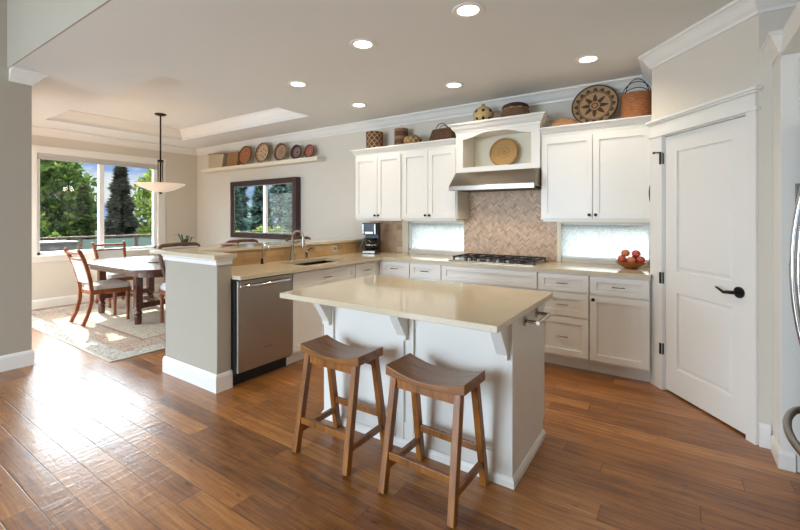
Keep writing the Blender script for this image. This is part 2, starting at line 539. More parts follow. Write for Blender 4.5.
class MB:
    def __init__(s, frame=None):
        s.bm = bmesh.new()
        s.f = frame or Matrix()

    def _add(s, verts, faces, smooth=False):
        vs = [s.bm.verts.new(s.f @ Vector(v)) for v in verts]
        out = []
        for f in faces:
            try:
                fc = s.bm.faces.new([vs[i] for i in f])
                fc.smooth = smooth
                out.append(fc)
            except ValueError:
                pass
        return out

    def box(s, x0, x1, y0, y1, z0, z1, bev=0):
        if bev:
            b2 = bmesh.new()
            c = [(x, y, z) for x in (x0, x1) for y in (y0, y1) for z in (z0, z1)]
            v = [b2.verts.new(p) for p in c]
            for f in ((0, 1, 3, 2), (4, 6, 7, 5), (0, 4, 5, 1), (2, 3, 7, 6), (0, 2, 6, 4), (1, 5, 7, 3)):
                b2.faces.new([v[i] for i in f])
            bmesh.ops.bevel(b2, geom=b2.edges[:], offset=bev, segments=2, affect='EDGES', profile=.6)
            b2.verts.index_update()
            s._add([v.co[:] for v in b2.verts], [[v.index for v in f.verts] for f in b2.faces])
            b2.free()
            return
        c = [(x, y, z) for x in (x0, x1) for y in (y0, y1) for z in (z0, z1)]
        return s._add(c, ((0, 1, 3, 2), (4, 6, 7, 5), (0, 4, 5, 1), (2, 3, 7, 6), (0, 2, 6, 4), (1, 5, 7, 3)))

    def prism(s, pts, axis, a, b, smooth=False):
        """pts 2D polygon extruded along axis from a to b"""
        n = len(pts)
        def P(p, t):
            return {'x': (t, p[0], p[1]), 'y': (p[0], t, p[1]), 'z': (p[0], p[1], t)}[axis]
        v = [P(p, a) for p in pts] + [P(p, b) for p in pts]
        fs = [list(range(n)), list(range(2 * n - 1, n - 1, -1))]
        for i in range(n):
            fs.append([i, (i + 1) % n, n + (i + 1) % n, n + i])
        s._add(v, fs, smooth)

    def lathe(s, prof, c=(0, 0, 0), seg=28, axis='z', sx=1, sy=1):
        v, fs = [], []
        n = len(prof)
        for k in range(seg):
            a = 2 * PI * k / seg
            for r, z in prof:
                p = (r * math.cos(a) * sx, r * math.sin(a) * sy, z)
                if axis == 'y':
                    p = (p[0], -p[2], p[1])
                elif axis == 'x':
                    p = (p[2], p[0], p[1])
                v.append((p[0] + c[0], p[1] + c[1], p[2] + c[2]))
        for k in range(seg):
            k2 = (k + 1) % seg
            for i in range(n - 1):
                fs.append([k * n + i, k2 * n + i, k2 * n + i + 1, k * n + i + 1])
        if prof[0][0] > 1e-6:
            fs.append([k * n for k in range(seg)][::-1])
        if prof[-1][0] > 1e-6:
            fs.append([k * n + n - 1 for k in range(seg)])
        s._add(v, fs, True)

    def cyl(s, p0, p1, r, seg=16, r1=None):
        s.tube([p0, p1], [r, r if r1 is None else r1], seg)

    def tube(s, pts, r, seg=12, closed=False, flat=1.0):
        pts = [Vector(p) for p in pts]
        n = len(pts)
        if not isinstance(r, (list, tuple)):
            r = [r] * n
        v, fs = [], []
        up = Vector((0, 0, 1))
        prev = None
        for i, p in enumerate(pts):
            if closed:
                d = pts[(i + 1) % n] - pts[i - 1]
            else:
                d = pts[min(i + 1, n - 1)] - pts[max(i - 1, 0)]
            d.normalize()
            if prev is None:
                a = d.cross(up)
                if a.length < .05:
                    a = d.cross(Vector((1, 0, 0)))
            else:
                a = prev - d * prev.dot(d)
            a.normalize()
            prev = a
            b = d.cross(a)
            for k in range(seg):
                t = 2 * PI * k / seg
                v.append((p + a * (math.cos(t) * r[i]) + b * (math.sin(t) * r[i] * flat))[:])
        m_ = n if closed else n - 1
        for i in range(m_):
            j = (i + 1) % n
            for k in range(seg):
                k2 = (k + 1) % seg
                fs.append([i * seg + k, i * seg + k2, j * seg + k2, j * seg + k])
        if not closed:
            fs.append([k for k in range(seg)][::-1])
            fs.append([(n - 1) * seg + k for k in range(seg)])
        s._add(v, fs, True)

    def bar(s, p0, p1, wa, wb, wa1=None, wb1=None, side=(1, 0, 0)):
        """square-section bar between two points; side is the direction of width wa"""
        p0, p1 = Vector(p0), Vector(p1)
        d = (p1 - p0).normalized()
        a = Vector(side)
        a = (a - d * a.dot(d)).normalized()
        b = d.cross(a)
        wa1 = wa if wa1 is None else wa1
        wb1 = wb if wb1 is None else wb1
        v = []
        for p, x, y in ((p0, wa, wb), (p1, wa1, wb1)):
            for i, j in ((-1, -1), (1, -1), (1, 1), (-1, 1)):
                v.append((p + a * i * x / 2 + b * j * y / 2)[:])
        s._add(v, ((3, 2, 1, 0), (4, 5, 6, 7), (0, 1, 5, 4), (1, 2, 6, 5), (2, 3, 7, 6), (3, 0, 4, 7)))

    def sweep(s, path, prof, side=1, closed=False, zbase=0):
        """profile (out, z) mitred along a 2D path; side=+1 puts 'out' to the left of travel"""
        P = [Vector((p[0], p[1])) for p in path]
        n = len(P)
        v, fs = [], []
        k = len(prof)
        for i in range(n):
            dirs = []
            if closed or i > 0:
                dirs.append((P[i] - P[i - 1]).normalized())
            if closed or i < n - 1:
                dirs.append((P[(i + 1) % n] - P[i]).normalized())
            ns = [Vector((-d.y, d.x)) * side for d in dirs]
            if len(ns) == 2:
                m_ = ns[0] + ns[1]
                m_ = m_ / (1 + ns[0].dot(ns[1]))
            else:
                m_ = ns[0]
            for o, z in prof:
                q = P[i] + m_ * o
                v.append((q.x, q.y, z + zbase))
        for i in range(n if closed else n - 1):
            j = (i + 1) % n
            for a in range(k):
                b = (a + 1) % k
                fs.append([i * k + a, i * k + b, j * k + b, j * k + a])
        if not closed:
            fs.append(list(range(k)))
            fs.append([(n - 1) * k + a for a in range(k)][::-1])
        s._add(v, fs)

    def sphere(s, c, r, sx=1, sy=1, sz=1, seg=16, rings=10):
        prof = [(max(r * math.sin(PI * i / rings), 0 if i in (0, rings) else 1e-4), -r * math.cos(PI * i / rings) * sz) for i in range(rings + 1)]
        s.lathe(prof, c, seg, sx=sx, sy=sy)

    def build(s, name, mat, parent=None, bevel=0, local=False, sharp=35):
        bmesh.ops.remove_doubles(s.bm, verts=s.bm.verts, dist=1e-6)
        bmesh.ops.recalc_face_normals(s.bm, faces=s.bm.faces)
        for e in s.bm.edges:
            if len(e.link_faces) == 2 and e.calc_face_angle(0) > math.radians(sharp):
                e.smooth = False
        if parent is not None and not local:
            s.bm.transform(wm(parent).inverted())
        me = bpy.data.meshes.new(name)
        s.bm.to_mesh(me)
        s.bm.free()
        for mt in (mat if isinstance(mat, (list, tuple)) else [mat]):
            me.materials.append(MATS[mt])
        o = bpy.data.objects.new(name, me)
        COL.objects.link(o)
        if parent is not None:
            o.parent = parent
        if bevel:
            md = o.modifiers.new('soft_edges', 'BEVEL')
            md.width = bevel
            md.segments = 2
            md.limit_method = 'ANGLE'
            md.angle_limit = math.radians(40)
        return o


def frame(o, u, w_):
    """local axes: x along u, y along w_ (towards the viewer), z up"""
    u, w_ = Vector(u).normalized(), Vector(w_).normalized()
    M = Matrix.Identity(4)
    M.col[0][:3] = u
    M.col[1][:3] = w_
    M.col[2][:3] = (0, 0, 1)
    M.col[3][:3] = o
    return M


def tag(o, label=None, cat=None, group=None, kind=None):
    if label: o['label'] = label
    if cat: o['category'] = cat
    if group: o['group'] = group
    if kind: o['kind'] = kind
    return o


def thing(name, label, cat, loc=(0, 0, 0), rotz=0, group=None):
    o = bpy.data.objects.new(name, None)
    o.empty_display_size = .1
    COL.objects.link(o)
    o.location = loc
    o.rotation_euler = (0, 0, rotz)
    return tag(o, label, cat, group)


def dup(root, loc, rotz, label, group=None):
    r = root.copy()
    COL.objects.link(r)
    r.location = loc
    r.rotation_euler = (0, 0, rotz)
    r['label'] = label
    if group: r['group'] = group
    for ch in list(root.children):
        c = ch.copy()
        COL.objects.link(c)
        c.parent = r
        for g in list(ch.children):
            d = g.copy()
            COL.objects.link(d)
            d.parent = c
    return r


def struct(mb, name, mat, bevel=0, parent=None):
    o = mb.build(name, mat, parent, bevel)
    if parent is None:
        o['kind'] = 'structure'
    return o


# ------------------------------------------------------------------ room shell
CEIL, WY, WX, HI = 2.74, 4.62, -8.02, 3.7
XR = 1.42
XS = -5.04            # face of the wall at the left of the photograph
YS = 1.29            # its free end
YF = 1.13             # where the ceiling steps up to the living area
FY = -3.3

mb = MB()
mb.box(WX - .15, XR + .15, FY - .2, WY + .15, -.12, 0)
struct(mb, 'floor', 'floor_planks')

# dining window opening: Y 2.19..3.95, z .80...2.36
DY0, DY1, DZ0, DZ1 = 2.11, 3.86, .805, 2.365
mb = MB()
mb.box(WX - .15, WX, YF - .1, DY0, 0, 3.0)
mb.box(WX - .15, WX, DY1, WY, 0, 3.0)
mb.box(WX - .15, WX, DY0, DY1, 0, DZ0)
mb.box(WX - .15, WX, DY0, DY1, DZ1, 3.0)
struct(mb, 'wall_left', 'wall_paint')

# back wall with two frosted window openings
F1 = (-2.965, -2.155, .955, 1.325)
F2 = (-1.05, -.205, .955, 1.325)
mb = MB()
y0, y1 = WY, WY + .15
mb.box(WX - .15, F1[0], y0, y1, 0, 3.0)
mb.box(F1[1], F2[0], y0, y1, 0, 3.0)
mb.box(F2[1], XR + .15, y0, y1, 0, 3.0)
for a in (F1, F2):
    mb.box(a[0], a[1], y0, y1, 0, a[2])
    mb.box(a[0], a[1], y0, y1, a[3], 3.0)
struct(mb, 'wall_back', 'wall_paint')

mb = MB()
mb.box(XS - .15, XS, FY, YS, 0, HI)
struct(mb, 'wall_hall', 'wall_paint_taupe')
mb = MB()
mb.box(WX - .15, -7.97, YF - .1, YF, 0, 3.0)
mb.box(-5.53, XS - .15, YF - .1, YF, 0, 3.0)
mb.box(-7.97, -5.53, YF - .1, YF, 2.17, 3.0)
struct(mb, 'wall_dining', 'wall_paint')
mb = MB()
for xx in (-7.93, -6.75, -5.57):
    mb.box(xx - .03, xx + .03, YF - .08, YF - .02, 0, 2.1)
mb.box(-7.97, -5.53, YF - .08, YF - .02, 2.1, 2.17)
struct(mb, 'door_added', 'vinyl_white')  # invented unseen door, wall opening included, for the dining fill light
mb = MB()
mb.box(XR, XR + .15, FY, WY, 0, HI)
struct(mb, 'wall_right', 'wall_paint')
# wall behind the camera with an assumed door opening for the added daylight
mb = MB()
mb.box(XS - .15, -4.85, FY - .15, FY, 0, HI)
mb.box(-1.45, XR + .15, FY - .15, FY, 0, HI)
mb.box(-4.85, -1.45, FY - .15, FY, 2.5, HI)
struct(mb, 'wall_front', 'wall_paint')
mb = MB()
for xx in (-4.82, -3.15, -1.48):
    mb.box(xx - .03, xx + .03, FY - .03, FY + .04, .09, 2.42)
mb.box(-4.85, -1.45, FY - .03, FY + .04, 2.42, 2.5)
mb.box(-4.85, -1.45, FY - .03, FY + .04, .0, .09)
dfr = struct(mb, 'door_assumed', 'vinyl_white')  # frame of the assumed unseen garden door, around the added area light

# pantry walls
A2, D2 = Vector((-.122, 3.98)), Vector((.62, -.785)).normalized()
DN = Vector((D2.y, -D2.x))          # towards the kitchen (-x,-y)
if DN.x > 0: DN = -DN
DF = frame((A2.x, A2.y, 0), (D2.x, D2.y, 0), (DN.x, DN.y, 0))
SL, SR_ = -.08, .87
P0 = A2 + D2 * SL
P1 = A2 + D2 * SR_
DS0, DS1, DH = .065, .795, 2.03
mb = MB()
mb.box(P0.x, P0.x + .1, P0.y, WY, 0, 3.0)
mb.f = DF
mb.box(SL, DS0 - .01, -.1, 0, 0, 3.0)
mb.box(DS1 + .01, SR_, -.1, 0, 0, 3.0)
mb.box(DS0 - .01, DS1 + .01, -.1, 0, DH + .01, 3.0)
mb.f = Matrix()
mb.box(P1.x, XR, P1.y, P1.y + .1, 0, 3.0)
struct(mb, 'wall_pantry', 'wall_paint')

# ceilings
TX0, TX1, TY0, TY1, TZ = -7.25, -4.08, 2.0, 3.90, 2.91
mb = MB()
mb.box(WX - .15, TX0, YF, WY + .15, CEIL, CEIL + .3)
mb.box(TX1, XR + .15, YF, WY + .15, CEIL, CEIL + .3)
mb.box(TX0, TX1, YF, TY0, CEIL, CEIL + .3)
mb.box(TX0, TX1, TY1, WY + .15, CEIL, CEIL + .3)
mb.box(TX0, TX1, TY0, TY1, TZ, CEIL + .3)
struct(mb, 'ceiling', 'ceiling_paint')
mb = MB()
mb.box(XS - .15, XR + .15, YF - .012, YF - .0005, CEIL - .001, HI)
struct(mb, 'wall_header', 'wall_paint_taupe')
mb = MB()
mb.box(XS - .15, XR + .15, FY - .15, YF + .12, HI, HI + .1)
struct(mb, 'ceiling_living', 'ceiling_paint')

CROWN = [(0, -.115), (.012, -.115), (.016, -.098), (.038, -.078), (.062, -.04), (.082, -.022), (.095, -.018), (.095, 0), (0, 0)]
mb = MB()
mb.sweep([(WX, YF), (WX, WY), (P0.x, WY), (P0.x, P0.y), (P1.x, P1.y), (XR, P1.y)], CROWN, -1, zbase=CEIL)
struct(mb, 'trim_1', 'trim_white')
mb = MB()
mb.sweep([(TX0, TY0), (TX1, TY0), (TX1, TY1), (TX0, TY1)], [(0, -.13), (.01, -.13), (.014, -.112), (.05, -.07), (.085, -.02), (.10, -.015), (.10, 0), (0, 0)], 1, closed=True, zbase=TZ)
struct(mb, 'trim_2', 'trim_white')
mb = MB()
mb.sweep([(XS, YF + .0), (XS, YS), (XS - .15, YS)], CROWN, -1, zbase=CEIL)
struct(mb, 'trim_3', 'trim_white')

BASE = [(0, 0), (.016, 0), (.016, .115), (.010, .135), (.004, .142), (0, .142)]
mb = MB()
mb.sweep([(XS, FY), (XS, YS), (XS - .15, YS)], BASE, -1)
struct(mb, 'baseboard_hall', 'trim_white')
mb = MB()
mb.sweep([(WX, YF), (WX, WY), (-3.85, WY)], BASE, -1)
struct(mb, 'baseboard_dining', 'trim_white')

# peninsula half wall
PX0, PX1, PY0, PY1 = -3.815, -3.02, 1.90, 2.03
HX = -3.60
HZ = 1.056
mb = MB()
mb.box(PX0, PX1, PY0, PY1, 0, HZ)
mb.box(PX0, HX, PY1, WY, 0, HZ)
struct(mb, 'wall_peninsula', 'wall_paint_taupe', .006)
mb = MB()
mb.sweep([(PX0, WY), (PX0, PY0), (PX1, PY0), (PX1, PY1)], BASE, 1 if False else -1)
mb2 = mb
struct(mb, 'baseboard_peninsula', 'trim_white')
mb = MB()
mb.sweep([(PX0, WY), (PX0, PY0), (PX1, PY0), (PX1, PY1)], [(0, 0), (.012, 0), (.012, .03), (.024, .04), (.024, .048), (0, .048)], -1, zbase=HZ - .049)
struct(mb, 'trim_4', 'trim_white')

# small baseboard beside the pantry door and door casing
mb = MB()
mb.sweep([(P1.x, P1.y), (.47, P1.y)], BASE, -1)
mb.f = DF
struct(mb, 'baseboard_pantry', 'trim_white')
mb = MB(DF)
mb.box(SL + .004, DS0 - .004, 0, .018, 0, DH + .012)
mb.box(DS1 + .004, SR_ - .004, 0, .018, 0, DH + .012)
mb.box(SL - .01, SR_ + .01, 0, .026, DH + .012, DH + .034)
mb.box(SL + .004, SR_ - .004, 0, .02, DH + .034, DH + .118)
mb.box(SL - .012, SR_ + .012, 0, .034, DH + .118, DH + .132)
mb.box(SL - .022, SR_ + .022, 0, .046, DH + .132, DH + .152)
mb.box(DS0 - .01, DS0 - .002, -.08, 0, 0, DH + .01)
mb.box(DS1 + .002, DS1 + .01, -.08, 0, 0, DH + .01)
mb.box(DS0 - .01, DS1 + .01, -.08, 0, DH + .004, DH + .012)
struct(mb, 'trim_5', 'trim_white', .002)


def panel_door(mb, u0, u1, z0, z1, wf, panels, th=.038, sink=.010, slope=.022, lip=.004):
    """slab with sunk, raised panels; front face at w=wf"""
    us = sorted({u0, u1} | {p[0] for p in panels} | {p[1] for p in panels})
    zs = sorted({z0, z1} | {p[2] for p in panels} | {p[3] for p in panels})
    for i in range(len(us) - 1):
        for j in range(len(zs) - 1):
            cu, cz = (us[i] + us[i + 1]) / 2, (zs[j] + zs[j + 1]) / 2
            if any(p[0] < cu < p[1] and p[2] < cz < p[3] for p in panels):
                continue
            mb.box(us[i], us[i + 1], wf - th, wf, zs[j], zs[j + 1])
    for a, b, c, d in panels:
        mb.box(a, b, wf - th, wf - sink, c, d)
        if slope:
            o = slope
            v = [(a + .006, wf - sink, c + .006), (b - .006, wf - sink, c + .006), (b - .006, wf - sink, d - .006), (a + .006, wf - sink, d - .006),
                 (a + o, wf - lip, c + o), (b - o, wf - lip, c + o), (b - o, wf - lip, d - o), (a + o, wf - lip, d - o)]
            mb._add(v, [(0, 1, 5, 4), (1, 2, 6, 5), (2, 3, 7, 6), (3, 0, 4, 7), (4, 5, 6, 7)])


mb = MB(DF)
panel_door(mb, DS0, DS1, .014, DH, -.012, [(DS0 + .12, DS1 - .12, .21, .80), (DS0 + .12, DS1 - .12, .97, 1.90)], sink=.016, slope=.034, lip=.005)
door = struct(mb, 'door_1', 'trim_white')
tag(door, 'white two-panel pantry door with black lever handle', None)
mb = MB(DF)
hz = .905
mb.lathe([(0, 0), (.034, 0), (.036, .006), (.030, .014), (.014, .018), (.012, .045), (0, .046)], (.728, -.012, hz), 20, 'y')
o = mb
door_h = MB(DF)
door_h.cyl((.728, -.012, hz), (.728, -.002, hz), .036, 24)
door_h.cyl((.728, -.004, hz), (.728, .04, hz), .011, 14)
door_h.tube([(.728, .04, hz), (.70, .044, hz - .002), (.665, .044, hz - .008), (.635, .042, hz + .004), (.612, .038, hz + .012), (.595, .034, hz + .014)], [.012, .012, .010, .008, .007, .005], 10)
door_h.box(.775, .785, -.013, -.008, hz - .028, hz + .028)
mb.bm.free()
door_h.build('door_handle', 'black_iron', door)
for z in (.33, .90, 1.86):
    mb = MB(DF)
    mb.cyl((DS0 - .005, .006, z - .045), (DS0 - .005, .006, z + .045), .007, 10)
    mb.box(DS0 - .03, DS0 - .004, .0175, .0205, z - .045, z + .045)
    if z > 1.8:
        mb.tube([(DS0 - .005, .008, z + .05), (DS0 - .04, .05, z + .05)], .006, 8)
        mb.cyl((DS0 - .04, .05, z + .05), (DS0 - .05, .06, z + .05), .009, 8)
    mb.build('hinge', 'black_iron', door)

# ------------------------------------------------------------------ dining window
mb = MB()
mb.box(WX, WX + .02, DY0 - .085, DY0 + .002, DZ0 - .03, DZ1 + .0)
mb.box(WX, WX + .02, DY1 - .002, DY1 + .13, DZ0 - .03, DZ1 + .0)
mb.box(WX, WX + .024, DY0 - .085, DY1 + .13, DZ1, DZ1 + .085)
mb.box(WX, WX + .035, DY0 - .10, DY1 + .145, DZ1 + .085, DZ1 + .108)
mb.box(WX, WX + .05, DY0 - .10, DY1 + .145, DZ0 - .028, DZ0 + .002)
mb.box(WX, WX + .02, DY0 - .085, DY1 + .13, DZ0 - .10, DZ0 - .028)
struct(mb, 'trim_6', 'trim_white', .002)
mb = MB()
xa, xb = WX - .12, WX - .04
mb.box(xa, xb, DY0, DY0 + .05, DZ0, DZ1)
mb.box(xa, xb, DY1 - .05, DY1, DZ0, DZ1)
mb.box(xa, xb, DY0, DY1, DZ0, DZ0 + .045)
mb.box(xa, xb, DY0, DY1, DZ1 - .05, DZ1)
mb.box(xa, xb, 2.94, 3.01, DZ0, DZ1)
win = struct(mb, 'window_1', 'vinyl_white')
mb = MB()
mb.box(WX - .085, WX - .079, DY0 + .05, 2.94, DZ0 + .045, DZ1 - .05)
mb.build('pane', 'clear_glass', win)
mb = MB()
mb.box(WX - .085, WX - .079, 3.01, DY1 - .05, DZ0 + .045, DZ1 - .05)
mb.build('pane', 'clear_glass', win)
mb = MB()
mb.box(WX - .035, WX - .006, DY0 + .01, DY1 - .01, DZ1 - .035, DZ1 - .002)
for i in range(5):
    mb.box(WX - .034, WX - .008, DY0 + .014, DY1 - .014, DZ1 - .092 + i * .0115, DZ1 - .083 + i * .0115)
tag(mb.build('window_blind', 'shade_grey'), 'raised grey blind stacked at the top of the dining window', 'blind')

# frosted windows above the worktop
for k, a in ((2, F1), (3, F2)):
    mb = MB()
    e = .016
    mb.box(a[0], a[0] + e, WY + .03, WY + .08, a[2], a[3])
    mb.box(a[1] - e, a[1], WY + .03, WY + .08, a[2], a[3])
    mb.box(a[0], a[1], WY + .03, WY + .08, a[2], a[2] + e)
    mb.box(a[0], a[1], WY + .03, WY + .08, a[3] - e, a[3])
    wn = struct(mb, 'window_%d' % k, 'vinyl_white')
    mb = MB()
    mb.box(a[0] + e, a[1] - e, WY + .05, WY + .056, a[2] + e, a[3] - e)
    mb.build('frosted_pane', 'frosted_glass', wn)
mb = MB()
mb.box(F1[0] - .085, F1[0], WY - .02, WY, .914, 1.36)
mb.box(F2[0] - .012, F2[0] + .03, WY - .018, WY, .914, 1.36)
mb.box(F1[0] - .085, F1[1], WY - .016, WY, F1[3], 1.36)
mb.box(F2[0] - .012, F2[1], WY - .016, WY, F2[3], 1.36)
struct(mb, 'trim_7', 'cream_trim', .002)


# ------------------------------------------------------------------ tiled splashbacks
def tiles_mesh(mb_rects, x0, x1, z0, z1, to_world, name, mat, parent=None):
    bm = bmesh.new()
    lay = bm.faces.layers.float.new('tone')
    for quad in mb_rects:
        tone = min(max(random.gauss(.5, .24), 0), 1)
        vs = [bm.verts.new((p[0], 0, p[1])) for p in quad]
        f = bm.faces.new(vs)
        f[lay] = tone
    for co, no in (((x0, 0, 0), (-1, 0, 0)), ((x1, 0, 0), (1, 0, 0)), ((0, 0, z0), (0, 0, -1)), ((0, 0, z1), (0, 0, 1))):
        bmesh.ops.bisect_plane(bm, geom=bm.verts[:] + bm.edges[:] + bm.faces[:], plane_co=co, plane_no=no, clear_outer=True)
    r = bmesh.ops.extrude_discrete_faces(bm, faces=bm.faces[:])
    # give the tiles a little thickness by lifting them off the mortar bed
    for f in r['faces']:
        pass
    bm.transform(to_world)
    me = bpy.data.meshes.new(name)
    bm.to_mesh(me)
    bm.free()
    me.materials.append(MATS[mat])
    o = bpy.data.objects.new(name, me)
    COL.objects.link(o)
    if parent:
        o.parent = parent
    return o


def herringbone(x0, x1, z0, z1, Wd, n=3, gap=.0018):
    out = []
    L = n * Wd
    cx, cz = (x0 + x1) / 2, (z0 + z1) / 2
    c45 = math.cos(PI / 4)
    N = int(1.2 / Wd)
    for i in range(-N, N):
        for j in range(-N // (2 * n) - 2, N // (2 * n) + 2):
            bx, bz = i + 2 * n * j, i
            for (ax, az, bx2, bz2) in ((bx, bz, bx + n, bz + 1), (bx, bz + 1, bx + 1, bz + 1 + n)):
                g = gap / Wd / 2
                q = [(ax + g, az + g), (bx2 - g, az + g), (bx2 - g, bz2 - g), (ax + g, bz2 - g)]
                q = [((p[0] - p[1]) * c45 * Wd + cx, (p[0] + p[1]) * c45 * Wd + cz) for p in q]
                mx_, mz_ = sum(p[0] for p in q) / 4, sum(p[1] for p in q) / 4
                if x0 - L < mx_ < x1 + L and z0 - L < mz_ < z1 + L:
                    out.append(q)
    return out


def bricks(x0, x1, z0, z1, w_, h, gap=.003):
    out = []
    r = 0
    z = z0
    while z < z1:
        x = x0 - (w_ / 2 if r % 2 else 0)
        while x < x1:
            out.append([(x + gap / 2, z + gap / 2), (x + w_ - gap / 2, z + gap / 2), (x + w_ - gap / 2, z + h - gap / 2), (x + gap / 2, z + h - gap / 2)])
            x += w_
        z += h
        r += 1
    return out


HB = (-2.15, -1.063, .916, 1.70)
mb = MB()
mb.box(HB[0], HB[1], WY - .012, WY, HB[2], HB[3])
bs = struct(mb, 'trim_8', 'grout')
tl_ = tiles_mesh(herringbone(*HB, .0175), *HB, Matrix.Translation((0, WY - .0135, 0)), 'herringbone_tiles', 'tile_travertine', bs)
LB = (-3.598, -3.052, .916, 1.36)
mb = MB()
mb.box(LB[0], LB[1], WY - .010, WY, LB[2], LB[3])
bs2 = struct(mb, 'trim_9', 'grout')
tiles_mesh(bricks(*LB, .15, .075), *LB, Matrix.Translation((0, WY - .0115, 0)), 'corner_tiles', 'tile_travertine', bs2)
RB = (2.035, 4.60, .916, 1.054)
mb = MB()
mb.box(HX, HX + .010, RB[0], RB[1], RB[2], RB[3])
bs3 = struct(mb, 'trim_10', 'grout')
tiles_mesh(bricks(*RB, .12, .06), *RB, Matrix.Translation((HX + .0115, 0, 0)) @ Matrix.Rotation(PI / 2, 4, 'Z'), 'bar_tiles', 'tile_tan', bs3)

# ------------------------------------------------------------------ cabinets
CT = .914
CB = .882             # underside of the worktops


def knob(fr, u, z, w_, parent):
    mb = MB(fr)
    mb.lathe([(0, 0), (.007, 0), (.006, .012), (.014, .018), (.016, .025), (.011, .031), (0, .032)], (u, w_, z), 14, 'y')
    # lathe on 'y' grows along -y: flip towards the viewer
    for v in mb.bm.verts:
        pass
    return mb


def add_knob(fr, u, z, w_, parent):
    mb = MB(fr)
    mb.tube([(u, w_, z), (u, w_ + .012, z), (u, w_ + .018, z), (u, w_ + .026, z), (u, w_ + .031, z)], [.006, .006, .014, .015, .008], 14)
    mb.build('knob', 'bronze', parent)


def add_pull(fr, u, z, w_, parent, L=.10):
    mb = MB(fr)
    mb.cyl((u - L / 2, w_ + .026, z), (u + L / 2, w_ + .026, z), .0055, 10)
    for s_ in (-1, 1):
        mb.cyl((u + s_ * L * .36, w_, z), (u + s_ * L * .36, w_ + .026, z), .0045, 8)
    mb.build('bar_pull', 'nickel', parent)


def shaker(fr, name, u0, u1, z0, z1, parent, rail=.058, th=.02, mat='cabinet_white'):
    mb = MB(fr)
    g = .003
    r2 = min(rail, (z1 - z0) * .30)
    panel_door(mb, u0 + g, u1 - g, z0 + g, z1 - g, .0005 + th, [(u0 + rail, u1 - rail, z0 + r2, z1 - r2)], th=th, sink=.014, slope=0)
    return mb.build(name, mat, parent, .0012)


def carcass(fr, u0, u1, depth, z0, z1, parent, toe=True, ov=0):
    mb = MB(fr)
    e = .0008
    mb.box(u0 + e, u1 - e, -depth, 0, z0, z1)
    b = mb.build('cabinet_body', 'cabinet_white', parent)
    if toe:
        mb = MB(fr)
        mb.box(u0 + e, u1 - e, -depth, -.07, 0, z0)
        mb.build('toe_kick', 'cabinet_white', parent)
    return b


BF = 3.98
FB = frame((0, BF, 0), (1, 0, 0), (0, -1, 0))
base_units = [
    (-2.925, -2.525, 'white base cabinet with one drawer in the corner beside the peninsula', 'dd'),
    (-2.525, -2.12, 'white base cabinet with one drawer, just left of the cooktop cabinet', 'dd'),
    (-2.12, -1.09, 'wide white base cabinet under the gas cooktop', 'cook'),
    (-1.09, -.64, 'white base cabinet of three stacked drawers right of the cooktop', 'ddd'),
    (-.64, -.178, 'white base cabinet with drawer over single door, below the fruit bowl', 'dd'),
]
for u0, u1, lab, kind in base_units:
    t = thing('base_cabinet', lab, 'cabinet', ((u0 + u1) / 2, BF, 0), 0, 'base cabinets along the back wall')
    carcass(FB, u0, u1, .60, .105, CB - .002, t)
    if kind == 'cook':
        shaker(FB, 'false_front', u0 + .004, u1 - .004, .708, .868, t)
        um = (u0 + u1) / 2
        for a, b_, kx in ((u0 + .004, um, um - .03), (um, u1 - .004, um + .03)):
            d = shaker(FB, 'door', a, b_, .125, .700, t)
            add_knob(FB, kx, .65, .02, d)
    elif kind == 'dd':
        d = shaker(FB, 'drawer', u0 + .004, u1 - .004, .708, .868, t)
        add_pull(FB, (u0 + u1) / 2, .788, .02, d)
        d = shaker(FB, 'door', u0 + .004, u1 - .004, .125, .700, t)
        add_knob(FB, u0 + .034, .665, .02, d)
    else:
        for z0, z1 in ((.708, .868), (.486, .700), (.125, .478)):
            d = shaker(FB, 'drawer', u0 + .004, u1 - .004, z0, z1, t)
            add_pull(FB, (u0 + u1) / 2, (z0 + z1) / 2, .02, d)

t = thing('corner_cabinet', 'white blind corner cabinet where the two worktops meet', 'cabinet', (-3.2, 4.2, 0))
mb = MB()
mb.box(-3.585, -2.97, 3.885, 4.60, .105, CB - .002)
mb.box(-2.97, -2.93, BF, 4.60, .105, CB - .002)
mb.build('cabinet_body', 'cabinet_white', t)
mb = MB()
mb.box(-3.585, -3.03, 3.885, 4.60, 0, .105)
mb.box(-3.03, -2.93, BF + .06, 4.60, 0, .105)
mb.build('toe_kick', 'cabinet_white', t)

PF = frame((-2.97, 0, 0), (0, 1, 0), (1, 0, 0))
for u0, u1, lab, n_ in ((2.612, 3.516, 'white sink base cabinet with wide false drawer beside the dishwasher', 2), (3.516, 3.882, 'narrow white peninsula cabinet between sink base and corner', 1)):
    t = thing('base_cabinet', lab, 'cabinet', (-2.93, (u0 + u1) / 2, 0), 0, 'base cabinets along the peninsula')
    if n_ == 2:   # open top leaves room for the sink bowl
        mb = MB(PF)
        mb.box(u0, u1, -.60, 0, .105, .66)
        mb.box(u0, u1, -.03, 0, .66, CB - .002)
        mb.build('cabinet_body', 'cabinet_white', t)
        mb = MB(PF)
        mb.box(u0, u1, -.60, -.07, 0, .105)
        mb.build('toe_kick', 'cabinet_white', t)
    else:
        carcass(PF, u0, u1, .60, .105, CB - .002, t)
    d = shaker(PF, 'false_front' if n_ == 2 else 'drawer', u0 + .004, u1 - .004, .700, .868, t)
    add_pull(PF, (u0 + u1) / 2, .784, .02, d)
    um = (u0 + u1) / 2
    if n_ == 2:
        for a, b_, kx in ((u0 + .004, um, um - .03), (um, u1 - .004, um + .03)):
            d = shaker(PF, 'door', a, b_, .125, .692, t)
            add_knob(PF, kx, .65, .02, d)
    else:
        d = shaker(PF, 'door', u0 + .004, u1 - .004, .125, .692, t)
        add_knob(PF, u0 + .034, .65, .02, d)

